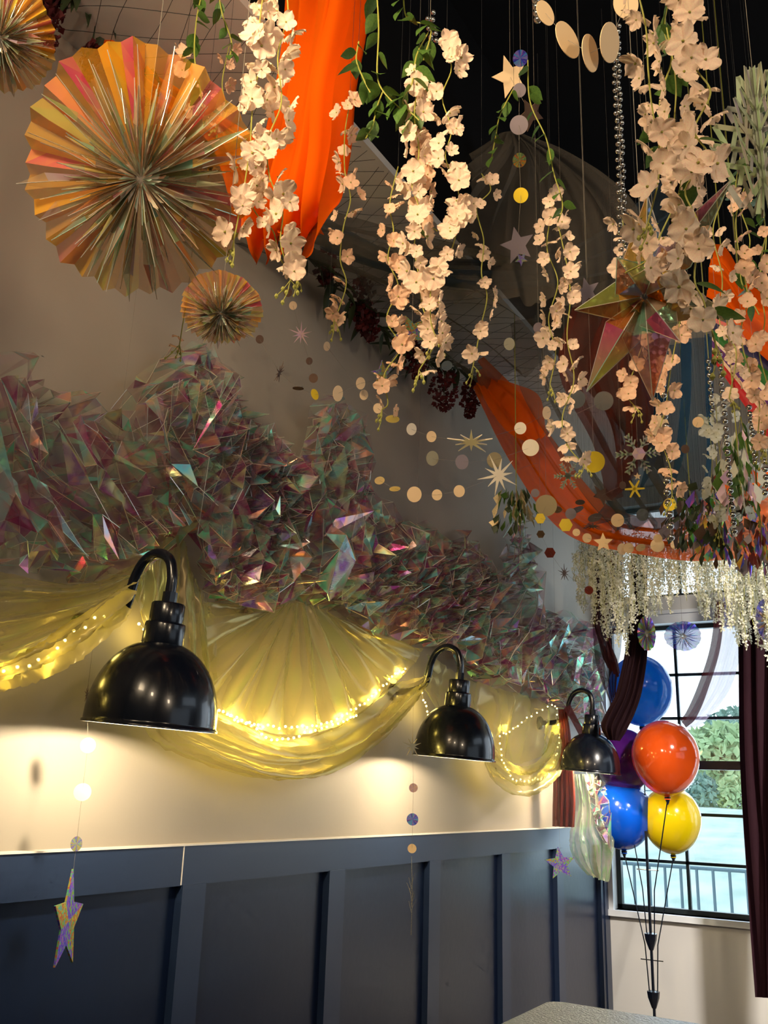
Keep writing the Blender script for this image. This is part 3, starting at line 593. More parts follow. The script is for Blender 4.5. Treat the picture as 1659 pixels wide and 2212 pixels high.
# window curtains
fabric('dark burgundy voile panel falling from the ceiling left of the window', [((1284, 1150, 5.4), (1345, 1150, 5.4)), ((1286, 1250, 5.4), (1348, 1250, 5.4)), ((1280, 1330, 5.4), (1345, 1340, 5.4)), ((1285, 1420, 5.4), (1342, 1400, 5.4)), ((1298, 1470, 5.42), (1336, 1440, 5.42)), ((1318, 1520, 5.45), (1330, 1500, 5.45))], 'plum', 'curtain', 'curtain', amp=.03, folds=4, nu=40)
M['darkvoile'] = mat('near black burgundy fabric', srgb(38, 20, 25), 0.8, transl=0.1, spec=0.1)
fabric('thick dark burgundy curtain swag looping in front of the light blue balloon', [((1362, 1180, 5.15), (1400, 1180, 5.15)), ((1360, 1320, 5.15), (1398, 1320, 5.15)), ((1351, 1400, 5.1), (1397, 1400, 5.15)), ((1341, 1453, 5.1), (1391, 1453, 5.15)), ((1328, 1504, 5.1), (1381, 1504, 5.15)), ((1308, 1542, 5.1), (1366, 1546, 5.15)), ((1298, 1570, 5.1), (1352, 1574, 5.15)), ((1312, 1598, 5.12), (1336, 1600, 5.15))], 'darkvoile', 'curtain', 'curtain', amp=.02, folds=3.5, nu=40)
fabric('burgundy curtain drape hanging straight behind the white blossom strands', [((1286, 1170, 5.0), (1330, 1170, 5.0)), ((1284, 1290, 5.0), (1325, 1290, 5.0)), ((1284, 1350, 5.05), (1312, 1350, 5.05)), ((1300, 1400, 5.1), (1330, 1420, 5.1)), ((1316, 1440, 5.2), (1340, 1460, 5.2))], 'maroon', 'curtain', 'curtain', amp=.025, folds=3, nu=24)
M['tail'] = mat('brown red voile', srgb(118, 44, 34), 0.7, alpha=0.93, transl=0.3, spec=0.2)
fabric('brown red curtain tail hanging beside the farthest lamp', [((1206, 1532, 5.27), (1224, 1532, 5.27)), ((1209, 1580, 5.27), (1232, 1580, 5.27)), ((1212, 1625, 5.27), (1236, 1625, 5.27)), ((1197, 1670, 5.27), (1240, 1670, 5.27)), ((1194, 1730, 5.27), (1243, 1730, 5.27)), ((1193, 1785, 5.27), (1241, 1787, 5.27))], 'tail', 'curtain', 'curtain', amp=.02, folds=4, nu=40)
fabric('narrow dark strap of curtain tied round the farthest lamp arm', [((1218, 1530, 5.22), (1232, 1522, 5.22)), ((1236, 1560, 5.22), (1246, 1550, 5.22)), ((1252, 1590, 5.24), (1262, 1578, 5.24))], 'maroon', 'curtain_strap', 'curtain', amp=.008, folds=2, nu=10, nv=12)
fabric('pale lilac voile swag crossing the upper right of the window', [((1560, 1290, 5.7), (1640, 1290, 5.7)), ((1548, 1390, 5.7), (1604, 1400, 5.7)), ((1520, 1480, 5.75), (1576, 1490, 5.75)), ((1490, 1540, 5.8), (1520, 1560, 5.8)), ((1472, 1560, 5.8), (1484, 1572, 5.8))], 'lilac', 'curtain', 'curtain', amp=.02, folds=3, nu=30)
fabric('dark folded edge of the voile swag at the upper right of the window', [((1548, 1300, 5.62), (1566, 1300, 5.65)), ((1534, 1400, 5.62), (1556, 1400, 5.65)), ((1508, 1480, 5.66), (1528, 1492, 5.7)), ((1484, 1535, 5.7), (1504, 1550, 5.7)), ((1470, 1555, 5.7), (1482, 1572, 5.7))], 'maroon', 'curtain', 'curtain', amp=.012, folds=2, nu=14)
M['plumdark'] = mat('dark plum curtain', srgb(44, 22, 30), 0.8, transl=0.15, spec=0.1)
fabric('long dark plum curtain hanging full height at the right edge', [((1600, 1200, 5.55), (1750, 1200, 5.3)), ((1604, 1400, 5.55), (1745, 1400, 5.3)), ((1612, 1650, 5.55), (1740, 1650, 5.3)), ((1632, 1900, 5.55), (1735, 1900, 5.3)), ((1652, 2155, 5.55), (1730, 2160, 5.3))], 'plumdark', 'curtain', 'curtain', amp=.05, folds=5, nu=60)

# net under the soffit
mb = MB()
for k in range(46):
    y0 = 0.6+0.085*k
    for sgn in (1, -1):
        pts = []
        for j in range(9):
            x = 0.03+0.5*j/8; pts.append((x, y0+sgn*(x-0.25)*0.55+0.018*math.sin(9*x+k*1.7), ZS-0.012-0.02*abs(math.sin(k*1.3+x*5))))
        mb.tube(pts, 0.0010, 3, caps=False)
tag(mb.build('netting', 'net'), 'thin black netting stretched under the white soffit above the wall', 'netting')

# ------------------------------------------------------------------ blossoms, leaves and strands
def blossom_mesh(name, m, np_=5, seed=0, ruffle=0.12):
    R_ = random.Random(seed); mb = MB()
    for k in range(np_):
        a0 = 2*math.pi*k/np_+R_.uniform(-.15, .15); cup = R_.uniform(0.15, 0.75); wd = R_.uniform(.85, 1.1); V = []
        nr, na = 6, 6
        for i in range(nr+1):
            u = (i/nr)**.75; r = 0.08+0.92*u
            for j in range(na+1):
                w = (j/na-.5)*2; half = 0.66*wd*(math.sin(math.pi*min(1, 0.08+u*0.78)))
                rr = r*(1-0.07*w*w*u)-(0.05*u if abs(w) < .2 and i == nr else 0)
                half = 0.45*wd*math.sqrt(max(0.03, 1-((min(1, r)-.58)/.45)**2))*(1.0 if np_ == 5 else 1.2)
                x, y = rr, half*w
                z = cup*rr*rr*0.5 + ruffle*u*math.sin(w*5+k)*R_.uniform(.6, 1)
                V.append((x*math.cos(a0)-y*math.sin(a0), x*math.sin(a0)+y*math.cos(a0), z))
        mb.add([Vector(v)*0.5 for v in V], [(i*(na+1)+j, i*(na+1)+j+1, (i+1)*(na+1)+j+1, (i+1)*(na+1)+j) for i in range(nr) for j in range(na)])
    mb.lathe([(0, 0.06), (0.03, 0.05), (0.04, 0.0), (0, -0.08)], 6, mi=1)
    o = mb.build(name, [m, 'stem'], None, True); return o
def leaf_mesh(name, m, slim=0.5):
    mb = MB(); V = []; n = 6
    for i in range(n+1):
        u = i/n; h = slim*0.5*math.sin(math.pi*u**0.8)*(1-.15*u)
        for w in (-1, 0, 1): V.append((u, w*h, -0.12*u*u+0.06*abs(w)*math.sin(math.pi*u)))
    mb.add(V, [(i*3+j, i*3+j+1, (i+1)*3+j+1, (i+1)*3+j) for i in range(n) for j in range(2)])
    return mb.build(name, m, None, True)
PROTO = {}
def protos(key, maker, n):
    PROTO[key] = [maker(i) for i in range(n)]
    for o in PROTO[key]: COL.objects.unlink(o)
protos('petal', lambda i: blossom_mesh('blossom', 'petal', (5, 4, 5)[i], i), 3)
protos('peach', lambda i: blossom_mesh('blossom', 'petal_peach', (5, 4, 4)[i], 10+i), 3)
protos('white', lambda i: blossom_mesh('blossom', 'petal_white', 4, 20+i), 2)
protos('leaf', lambda i: leaf_mesh('leaf', 'leaf', (.62, .7)[i]), 2)
protos('darkleaf', lambda i: leaf_mesh('leaf', 'darkleaf', .22), 1)
def rot_to(d, R_):                                  # rotation that turns +Z to d with random spin
    q = Vector(d).to_track_quat('Z', 'Y') @ Euler((0, 0, R_.uniform(0, 6.28))).to_quaternion(); return q.to_euler()
ztop = lambda x: ZC if x > XS else ZS
def strand(label, path, rho, kind='petal', size=0.05, gap=0.030, seed=0, group='hanging blossom strands', spread=0.02, buds=True, top=True, leaves=0):
    R_ = random.Random(seed+100); L = catmull([(x, y, rho if not isinstance(rho, list) else rho[i]) for i, (x, y) in enumerate(path)], 60)
    W3 = [PR(*q) for q in L]
    t = thing('blossom_strand', label, 'hanging flowers', W3[0], group)
    st = list(W3)
    MB().tube(st, 0.0013, 5).build('stem', 'stem', t)
    if top: MB().tube([W3[0], Vector((W3[0].x, W3[0].y, ztop(W3[0].x)))], 0.0004, 4).build('hanging_thread', 'darkthread', t)
    # walk along the strand
    acc = 0; nxt = 0.0; nb = 0
    for a, b in zip(W3, W3[1:]):
        d = (b-a).length
        while nxt <= acc+d and nb < 96:
            P = a.lerp(b, (nxt-acc)/max(d, 1e-6)); ang = R_.uniform(0, 6.28)
            out = Vector((math.cos(ang), math.sin(ang), R_.uniform(-.7, .35))).normalized()
            tow = (CAM-P).normalized(); dirn = (out+tow*0.45).normalized()
            s = size*R_.uniform(.62, 1.12)
            put(R_.choice(PROTO[kind]), t, P+out*spread*R_.uniform(.5, 1.3), rot_to(dirn, R_), s); nb += 1
            nxt += gap*0.8*R_.uniform(.5, 1.5)
        acc += d
    for k in range(leaves):
        P = W3[R_.randint(2, 58)]; ang = R_.uniform(0, 6.28)
        put(R_.choice(PROTO['leaf']), t, P, (R_.uniform(-.4, .4), R_.uniform(.3, 1.2), ang), size*R_.uniform(.8, 1.1))
    if buds:
        e = W3[-1]; mb = MB()
        for k in range(3):
            q = e+Vector((R_.uniform(-.02, .02), R_.uniform(-.02, .02), -size*R_.uniform(.5, 1.1))); mb.tube([e, e.lerp(q, .6)+Vector((.003, 0, 0)), q], 0.0010, 4)
            for f in (.55, 1.0):
                c = e.lerp(q, f); r = size*.09; mb.lathe([(0, -r*1.3), (r*.8, -r*.3), (r*.6, r*.5), (0, r*1.2)], 6, c)
        mb.build('buds', 'bud', t)
    return t
strand('cream pink blossom strand just left of the orange drape, outer one of a pair', [(575, -60), (560, 60), (558, 150), (545, 240), (540, 320), (528, 400), (515, 470), (505, 520)], 1.42, size=.052, gap=.020, seed=1)
strand('long cream blossom strand hanging directly over the orange drape', [(612, -60), (622, 30), (600, 120), (608, 220), (580, 300), (582, 380), (610, 450), (606, 520), (618, 570), (628, 605)], 1.42, size=.052, gap=.021, seed=2)
strand('bud tipped end of blossom strand reaching down to the small pompom', [(540, 440), (560, 470), (590, 500), (606, 560), (640, 600)], 1.44, size=.03, gap=.055, seed=3, top=False)
strand('peach blossom strand hanging right of the orange drape', [(755, 225), (745, 290), (745, 370), (757, 430), (742, 490), (735, 560), (748, 610), (735, 660), (722, 690)], 1.75, 'peach', size=.045, gap=.032, seed=4)
strand('cream blossom strand at the right of the dense central bunch', [(965, 95), (975, 150), (955, 210), (975, 280), (962, 340), (988, 400), (990, 470), (975, 540), (935, 600), (930, 690), (940, 740), (905, 800)], 1.6, size=.050, gap=.020, seed=5)
strand('thick pale blossom strand in the middle of the central bunch', [(905, 170), (895, 250), (905, 330), (890, 400), (908, 460), (895, 530), (905, 600), (912, 660), (935, 720)], 1.62, size=.048, gap=.019, seed=6, leaves=4)
strand('peach blossom strand at the left of the central bunch, longest of the bunch', [(860, 360), (842, 440), (850, 500), (838, 560), (860, 620), (835, 690), (865, 750), (830, 810), (838, 870), (825, 885)], 1.68, 'peach', size=.044, gap=.026, seed=7)
strand('short blossom strand between the central bunch and its right neighbour', [(880, 250), (930, 370), (900, 460), (945, 500)], 1.66, 'peach', size=.046, gap=.022, seed=8, buds=False)
strand('slim cream blossom strand right of the central bunch', [(1040, 375), (1060, 410), (1030, 450), (1045, 520), (1040, 590), (1052, 640), (1040, 700), (1030, 750), (1022, 790)], 1.85, size=.040, gap=.031, seed=9)
strand('cream blossom strand ending beside the gold foil disc', [(1190, 420), (1222, 560), (1232, 640), (1225, 730), (1240, 820), (1215, 900), (1225, 960), (1262, 1005)], 1.95, size=.043, gap=.027, seed=10)
strand('shorter cream blossom strand left of the one ending at the gold disc', [(1188, 470), (1182, 540), (1205, 610), (1185, 690), (1200, 760), (1188, 830)], 1.95, size=.042, gap=.028, seed=11)
strand('large pink white blossom strand at top right, left one of the pair', [(1372, -40), (1395, 60), (1400, 150), (1408, 230), (1425, 330), (1420, 400), (1400, 480)], 1.15, size=.048, gap=.030, seed=12)
strand('large pink white blossom strand at top right, longest of the near ones', [(1490, -60), (1495, 50), (1500, 140), (1535, 200), (1500, 280), (1530, 340), (1480, 410), (1510, 490), (1500, 600), (1520, 650), (1545, 740)], 1.12, size=.050, gap=.022, seed=13, leaves=4)
strand('inner pink blossom strand behind the large pair at top right', [(1440, 60), (1460, 180), (1455, 300), (1470, 400), (1430, 500), (1400, 560), (1350, 590)], 1.3, size=.05, gap=.026, seed=14, buds=False)
strand('peach blossom strand hanging below the star ornament', [(1470, 690), (1450, 790), (1438, 880), (1425, 940), (1448, 1010), (1452, 1070)], 2.1, 'peach', size=.044, gap=.026, seed=15)
strand('short peach blossom strand below left of the star ornament', [(1390, 740), (1372, 790), (1355, 850), (1372, 880)], 2.1, 'peach', size=.042, gap=.034, seed=16)
strand('peach blossom strand crossing in front of the orange band at right', [(1610, 400), (1590, 470), (1598, 560), (1615, 640), (1600, 720), (1618, 800), (1640, 870), (1635, 960)], 1.8, 'peach', size=.038, gap=.030, seed=17)
strand('peach blossom strand at the right edge over the rainbow flag', [(1655, 500), (1640, 600), (1652, 690), (1640, 760), (1660, 850), (1650, 960)], 1.85, 'peach', size=.040, gap=.028, seed=18)
strand('cream blossom strand partly hidden right of the star ornament', [(1565, 420), (1540, 500), (1560, 600), (1555, 700), (1590, 760), (1575, 860)], 1.7, size=.036, gap=.033, seed=19)
strand('small blossom strand beside the crystal chain', [(1345, 470), (1348, 540), (1340, 600)], 1.7, size=.040, gap=.040, seed=20)
strand('peach blossoms pinned behind the small round pompom', [(405, 640), (395, 700), (388, 745)], 1.75, 'peach', size=.034, gap=.035, seed=21)
strand('peach blossoms among dark leaves above the large foil fan', [(402, 100), (398, 160), (420, 200), (440, 250)], 1.9, 'peach', size=.045, gap=.040, seed=22)
strand('peach blossoms among vine leaves left of the blossom pair', [(495, 100), (480, 180), (490, 240), (470, 270)], 1.9, 'peach', size=.042, gap=.045, seed=23)
# paler strands further back on the right
for k, (pth, rh) in enumerate([([(1545, 860), (1552, 950), (1560, 1040), (1550, 1140)], 3.2), ([(1530, 900), (1538, 1000), (1530, 1080)], 3.3), ([(1600, 900), (1590, 990), (1585, 1080), (1600, 1160)], 3.3), ([(1640, 930), (1632, 1020), (1640, 1120)], 3.2)]):
    strand(('white blossom strand over the blue drape, right of the gold beads', 'white blossom strand at the left edge of the back cluster on the right', 'white blossom strand between two silver bead strings', 'white blossom strand nearest the right edge above the window')[k], pth, rh, 'white', size=.055, gap=.040, seed=40+k, group='white blossom strands at right')

# the dense curtain of tiny white blossoms in front of the window
def fine_strand(px, top, bot, rho, seed):
    R_ = random.Random(seed); t0 = PR(px, top, rho); b0 = PR(px+(bot-top)*0.07*(px-1030)/500, bot, rho)
    b0 = Vector((t0.x+R_.uniform(-.02, .02), t0.y, b0.z)); mb = MB(); n = int((t0.z-b0.z)/0.011)
    P = [t0.lerp(b0, k/12)+Vector((R_.uniform(-.01, .01), 0, 0)) for k in range(13)]
    mb.tube(P, 0.0012, 4, 1); mb.tube([Vector((t0.x, t0.y, ztop(t0.x))), t0], 0.0004, 3, 2)
    for k in range(n):
        tp_ = .012*(1.25-.8*k/n); c = t0.lerp(b0, k/n)+Vector((R_.uniform(-1, 1)*tp_, R_.uniform(-1, 1)*tp_, 0))
        q = Euler((R_.uniform(0, 6), R_.uniform(0, 6), R_.uniform(0, 6))).to_matrix(); s = R_.uniform(.007, .0125)
        for a in range(3):
            d = q@Vector((math.cos(a*2.1), math.sin(a*2.1), .35)); e = q@Vector((math.cos(a*2.1+1.57), math.sin(a*2.1+1.57), 0))
            mb.add([c, c+d*s*.8+e*s*.55, c+d*s*1.5, c+d*s*.8-e*s*.55], [(0, 1, 2, 3)], 0)
    o = mb.build('wisteria_strand', ['petal_white', 'stem', 'darkthread'], None, loc=t0)
    return tag(o, 'tiny white blossom strand in the dense curtain before the window', 'hanging flowers', 'fine white blossom curtain')
CB = [(1232, 1290), (1262, 1330), (1290, 1370), (1335, 1420), (1375, 1370), (1410, 1330), (1470, 1325), (1520, 1350), (1560, 1400), (1600, 1420), (1640, 1455), (1690, 1460)]
CT = [(1232, 1180), (1290, 1165), (1400, 1165), (1500, 1140), (1560, 1080), (1690, 1040)]
RS = random.Random(77)
for k in range(170):
    px = 1240+ (1690-1240)*((k*0.618034) % 1); bot = interp(CB, px)*RS.uniform(.93, 1.0)
    dens = px > 1470
    if not dens and k % 7 == 0: continue
    fine_strand(px, interp(CT, px)+RS.uniform(-20, 25), bot, RS.uniform(4.4, 4.95), 500+k)

# ------------------------------------------------------------------ leafy vines and the dark garland on the wall edge
def vine(label, path, rho, n, size, seed, kind='leaf', group='leafy vines', top=True, m='stem', pair=False):
    R_ = random.Random(seed+900); W3 = [PR(x, y, rho) for x, y in [(q[0], q[1]) for q in catmull(path, 40)]]
    t = thing('leafy_vine', label, 'hanging foliage', W3[0], group)
    MB().tube(W3, 0.0016, 5).build('stem', m, t)
    if top: MB().tube([W3[0], Vector((W3[0].x, W3[0].y, ztop(W3[0].x)))], 0.0004, 4).build('hanging_thread', 'darkthread', t)
    for k in range(n):
        P = W3[int(1+38*(k+.5)/n)]; ang = R_.uniform(0, 6.28)
        put(R_.choice(PROTO[kind]), t, P, (R_.uniform(-.5, .5), R_.uniform(.35, 1.25), ang), size*R_.uniform(.8, 1.15))
    return t
vine('green leafy vine hanging right of the orange drape with two drooping sprays', [(812, -40), (818, 60), (815, 160), (830, 200), (870, 240)], 1.6, 9, .048, 1)
vine('short green leaf spray beside the orange drape edge', [(775, 90), (770, 130), (785, 170), (800, 200)], 1.6, 8, .048, 2)
vine('green leaf spray hanging left of the central blossom bunch', [(830, 190), (815, 230), (805, 270), (790, 300)], 1.62, 8, .046, 3, top=False)
vine('green leaves high among the central blossom stems', [(870, -20), (880, 40), (930, 60), (915, 130)], 1.6, 9, .050, 4)
vine('curling green vine along the top of the central bunch', [(925, 70), (900, 120), (890, 180), (870, 220), (905, 260)], 1.6, 12, .052, 5)
vine('green leaf spray hanging left of the holographic disc mobile', [(1110, 190), (1080, 250), (1070, 300), (1060, 350)], 1.9, 10, .044, 6)
vine('trailing green vine above the slim blossom strand at right of centre', [(1140, 130), (1145, 220), (1180, 300), (1195, 370), (1215, 440), (1205, 480)], 1.9, 14, .044, 7)
vine('green leafy vine behind the large blossom pair at top right', [(1450, -30), (1435, 60), (1450, 130), (1425, 220), (1430, 360)], 1.35, 12, .052, 8)
vine('dark green vine at right beside the paper snowflake', [(1600, 330), (1590, 420), (1620, 520), (1600, 600), (1640, 680)], 2.1, 14, .045, 9)
vine('green vine trailing over the rainbow flag edge', [(1640, 420), (1655, 520), (1635, 620)], 2.1, 9, .045, 10)
vine('green vine with hanging leaves left of the blossom pair at top', [(440, -30), (425, 40), (420, 120), (432, 190), (440, 250)], 1.8, 16, .042, 11)
vine('second green vine hanging beside it towards the blossom pair', [(470, -30), (480, 30), (500, 90), (495, 130)], 1.8, 9, .04, 12)
vine('small green vine among the white blossoms on the right', [(1600, 900), (1615, 980), (1620, 1060), (1600, 1120)], 3.1, 12, .06, 13)
vine('green leafy sprig hanging on the left side of the back cluster', [(1440, 1060), (1480, 1080), (1500, 1120), (1480, 1150)], 3.6, 12, .07, 14)
# willow-leaf garland with dark red blossoms along the top of the wall
GP = [AT(x, y, 'x', .10) for x, y in ((120, -40), (250, 60), (330, 200), (430, 290), (520, 400))]
def garland(label, pxs, seed, x=.12):
    R_ = random.Random(seed); W3 = [AT(a, b, 'x', x) for a, b in [(q[0], q[1]) for q in catmull(pxs, 40)]]
    t = thing('willow_garland', label, 'garland', W3[0], 'dark garlands along the wall edge')
    MB().tube(W3, 0.004, 6).build('stem', 'darkleaf', t)
    for k in range(60):
        P = W3[R_.randint(0, 40)]
        put(PROTO['darkleaf'][0], t, P, (R_.uniform(-.6, .6), R_.uniform(-.2, 1.4), R_.uniform(0, 6.28)), R_.uniform(.09, .16))
    return t
garland('dark willow leaf garland on the wall edge at the top left', [(150, -30), (250, 50), (330, 160), (420, 260), (510, 300)], 1)
garland('dark willow leaf garland on the wall edge behind the centre blossoms', [(640, 520), (720, 600), (800, 690), (900, 770), (1000, 800)], 2)
garland('dark willow leaf garland beside the second patch of netting', [(960, 760), (1020, 810), (1080, 830), (1130, 880)], 3)
def cluster(label, px, py, x, L_, r, seed):
    R_ = random.Random(seed); c = AT(px, py, 'x', x); mb = MB()
    for k in range(int(260*L_/.25)):
        u = R_.random(); a = R_.uniform(0, 6.28); rr = r*math.sin(math.pi*min(1, .12+.86*u))**.6*R_.random()**.5
        p = c+Vector((rr*math.cos(a), rr*math.sin(a), -u*L_)); q = Euler((R_.uniform(0, 6), R_.uniform(0, 6), 0)).to_matrix(); s = R_.uniform(.008, .015)
        mb.add([p+q@Vector(w)*s for w in ((-1, 0, .2), (0, -.8, 0), (1, 0, .2), (0, .8, 0))], [(0, 1, 2, 3)])
    t = thing('red_blossom_spray', label, 'hanging flowers', c, 'dark red blossom sprays')
    mb.build('blossoms', 'darkred', t); MB().tube([c+Vector((0, 0, .06)), c-Vector((0, 0, L_*.8))], .002, 5).build('stem', 'darkleaf', t)
for a in (('dark red blossom spray at the top left beside the corner foil ball', 118, -10, .10, .20, .035), ('dark red blossom spray under the orange fabric end at top left', 200, 95, .12, .12, .03), ('dark red blossom spray left of the central peach strand', 705, 545, .14, .13, .045), ('dark red blossom spray behind the central peach strand', 785, 600, .14, .24, .05), ('dark red blossom spray hanging lowest of those behind the centre', 800, 670, .14, .14, .045), ('dark red blossom spray behind the lower end of the central bunch', 900, 745, .15, .16, .06), ('dark red blossom spray below the silver disc', 960, 800, .16, .20, .07), ('dark red blossom spray nearest the long orange swag', 1015, 820, .16, .20, .05)):
    cluster(*a, int(a[1]))
# ------------------------------------------------------------------ iridescent foil ornaments
def frame_to(n):
    n = Vector(n).normalized(); x = Vector((0, 0, 1)).cross(n).normalized(); y = n.cross(x); return Matrix((x, y, n)).transposed()
def foil_fan(name, label, px, py, rho, rx, ry, seed, mf='fanblade', mb_='fanback', n=48, tilt_=0.0, spikes=3, thread=True, group='round foil fans'):
    R_ = random.Random(seed); c = PR(px, py, rho); d = (CAM-c); dist = d.length; rad = rx/FPX*dist
    n0 = (CAM-c).normalized()+Vector((0, 0, tilt_)); F = frame_to(n0); t = thing(name, label, 'foil ornament', c, group)
    sy = ry/rx
    def P(r, a, z): q = F@Vector((r*math.cos(a)*rad, r*math.sin(a)*rad*sy, z*rad)); return c+q
    mb = MB(); V = []; rings = 6
    for i in range(rings+1):
        r = .06+.94*i/rings
        for k in range(2*n):
            a = math.pi*k/n; z = (-.30*r*r + (.10*r if k % 2 else -.10*r))*.8; sc = 1+(.02 if k % 2 else -.012)*(i == rings)+.02*math.sin(3*a+seed)+.018*math.sin(11*a+seed)
            V.append(P(r*sc, a+R_.uniform(-.006, .006), z))
    m2 = 2*n; mb.add(V, [(i*m2+k, i*m2+(k+1) % m2, (i+1)*m2+(k+1) % m2, (i+1)*m2+k) for i in range(rings) for k in range(m2)])
    per = [R_.random() for _ in range(m2)]; mb.t = [per[j % m2] for j in range(len(mb.f))]; mb.build('backing_fan', mb_, t)
    for q in range(spikes):
        nb = int(n*(1.5-.3*q)); L0 = (1.0, .86, .66)[q]; zz = (.10, .42, .70)[q]; mb = MB()
        for k in range(nb):
            a = 2*math.pi*(k+R_.uniform(-.45, .45))/nb; L_ = L0*R_.uniform(.66, 1.05); w = R_.uniform(.035, .10); z1 = zz*R_.uniform(.4, 1.5)+.02
            h = R_.uniform(.10, .30); f = R_.uniform(.45, .8); dz = R_.uniform(-.1, .12)
            pts = [P(.04, a, .15), P(L_*f, a-w, z1*.7), P(L_*f*.95, a+R_.uniform(-.02, .02), z1*.7+h), P(L_*f, a+w, z1*.7), P(L_, a+R_.uniform(-.05, .05), z1+dz)]
            mb.add(pts, [(0, 1, 2), (0, 2, 3), (1, 4, 2), (2, 4, 3)]); mb.tube([pts[0], pts[2], pts[4]], .0035*rad, 3, 1, caps=False)
        mb.build(('outer_blades', 'middle_blades', 'inner_blades')[q], [mf, 'crease'], t)
    mb = MB()
    for k in range(90):
        a = R_.uniform(0, 6.28); r = .22*R_.random()**.5; z = R_.uniform(.3, .5); w = R_.uniform(.02, .05)
        mb.add([P(.01, a, .2), P(r, a-w*2, z), P(r+.03, a+w, z+.03)], [(0, 1, 2)])
    mb.build('centre_tuft', 'crease', t)
    if thread: MB().tube([c-F@Vector((0, 0, .05*rad)), Vector((c.x, c.y, ztop(c.x)))], .0006, 4).build('hanging_thread', 'thread', t)
    return t
foil_fan('foil_fan', 'very large round iridescent gold foil fan at upper left', 305, 382, 1.5, 222, 240, 1, n=30, tilt_=-.15)
foil_fan('foil_fan', 'small round foil pompom hanging just below the very large foil fan', 478, 672, 1.42, 84, 78, 2, n=40, tilt_=-.5)
foil_fan('foil_fan', 'foil fan cut off by the top left corner of the view', 0, 78, 1.5, 95, 98, 3, n=36, tilt_=-.2)
foil_fan('foil_rosette', 'small oval foil rosette turned sideways beside the dark curtain swag', 1397, 1368, 5.0, 18, 36, 4, mf='holo', mb_='holo', n=18, spikes=2)
foil_fan('foil_rosette', 'deep blue shining foil rosette in front of the window top', 1475, 1374, 5.0, 36, 30, 5, mf='holoblue', mb_='holoblue', n=18, spikes=2)
foil_fan('foil_rosette', 'orange and violet foil rosette at the right edge by the white blossoms', 1664, 1340, 4.6, 26, 48, 6, mf='fan', mb_='holoblue', n=18, spikes=2)
def foil_star():
    c = PR(1392, 640, 1.42); F = frame_to(CAM-c); dist = (CAM-c).length; k = dist/FPX
    t = thing('foil_star', 'large many pointed iridescent foil star hanging at right', 'foil ornament', c)
    tips = [(1408, 445, .2), (1565, 440, .3), (1253, 652, .3), (1265, 822, .1), (1397, 852, .2), (1548, 690, .5), (1345, 560, 1.2), (1480, 610, 1.1), (1330, 700, -.6), (1455, 735, 1.0), (1420, 580, 1.6)]
    for j, (x, y, z) in enumerate(tips):
        v = Vector(((x-1392), -(y-640), 0)); L_ = v.length; u = v.normalized() if L_ > 1 else Vector((0, 1, 0)); w = Vector((-u.y, u.x, 0))
        zt = z*60; bw = (44, 38, 40, 40, 50, 42, 46, 44, 38, 42, 40)[j]; mid = .36
        tip = Vector((v.x, v.y, zt)); A = u*L_*mid
        rng = [A*1.0+w*bw+Vector((0, 0, zt*.3)), A*.95+Vector((0, 0, zt*.3+bw*.9)), A*1.0-w*bw+Vector((0, 0, zt*.3)), A*.95+Vector((0, 0, zt*.3-bw*.9))]
        base = [q*.18+Vector((0, 0, 0)) for q in rng]
        q = [c+F@(p*k) for p in base+rng+[tip]]
        # split every face lengthwise so the foil keeps creases
        mb = MB(); mb.add(q, [(i, (i+1) % 4, 4+(i+1) % 4, 4+i) for i in range(4)]+[(4+i, 4+(i+1) % 4, 8) for i in range(4)])
        for i in range(4): mb.tube([q[i], q[4+i], q[8]], .0009, 3, 1, caps=False)
        mb.build('star_point', ['star', 'crease'], t)
    MB().tube([c, Vector((c.x, c.y, ZC))], .0006, 4).build('hanging_thread', 'thread', t)
foil_star()

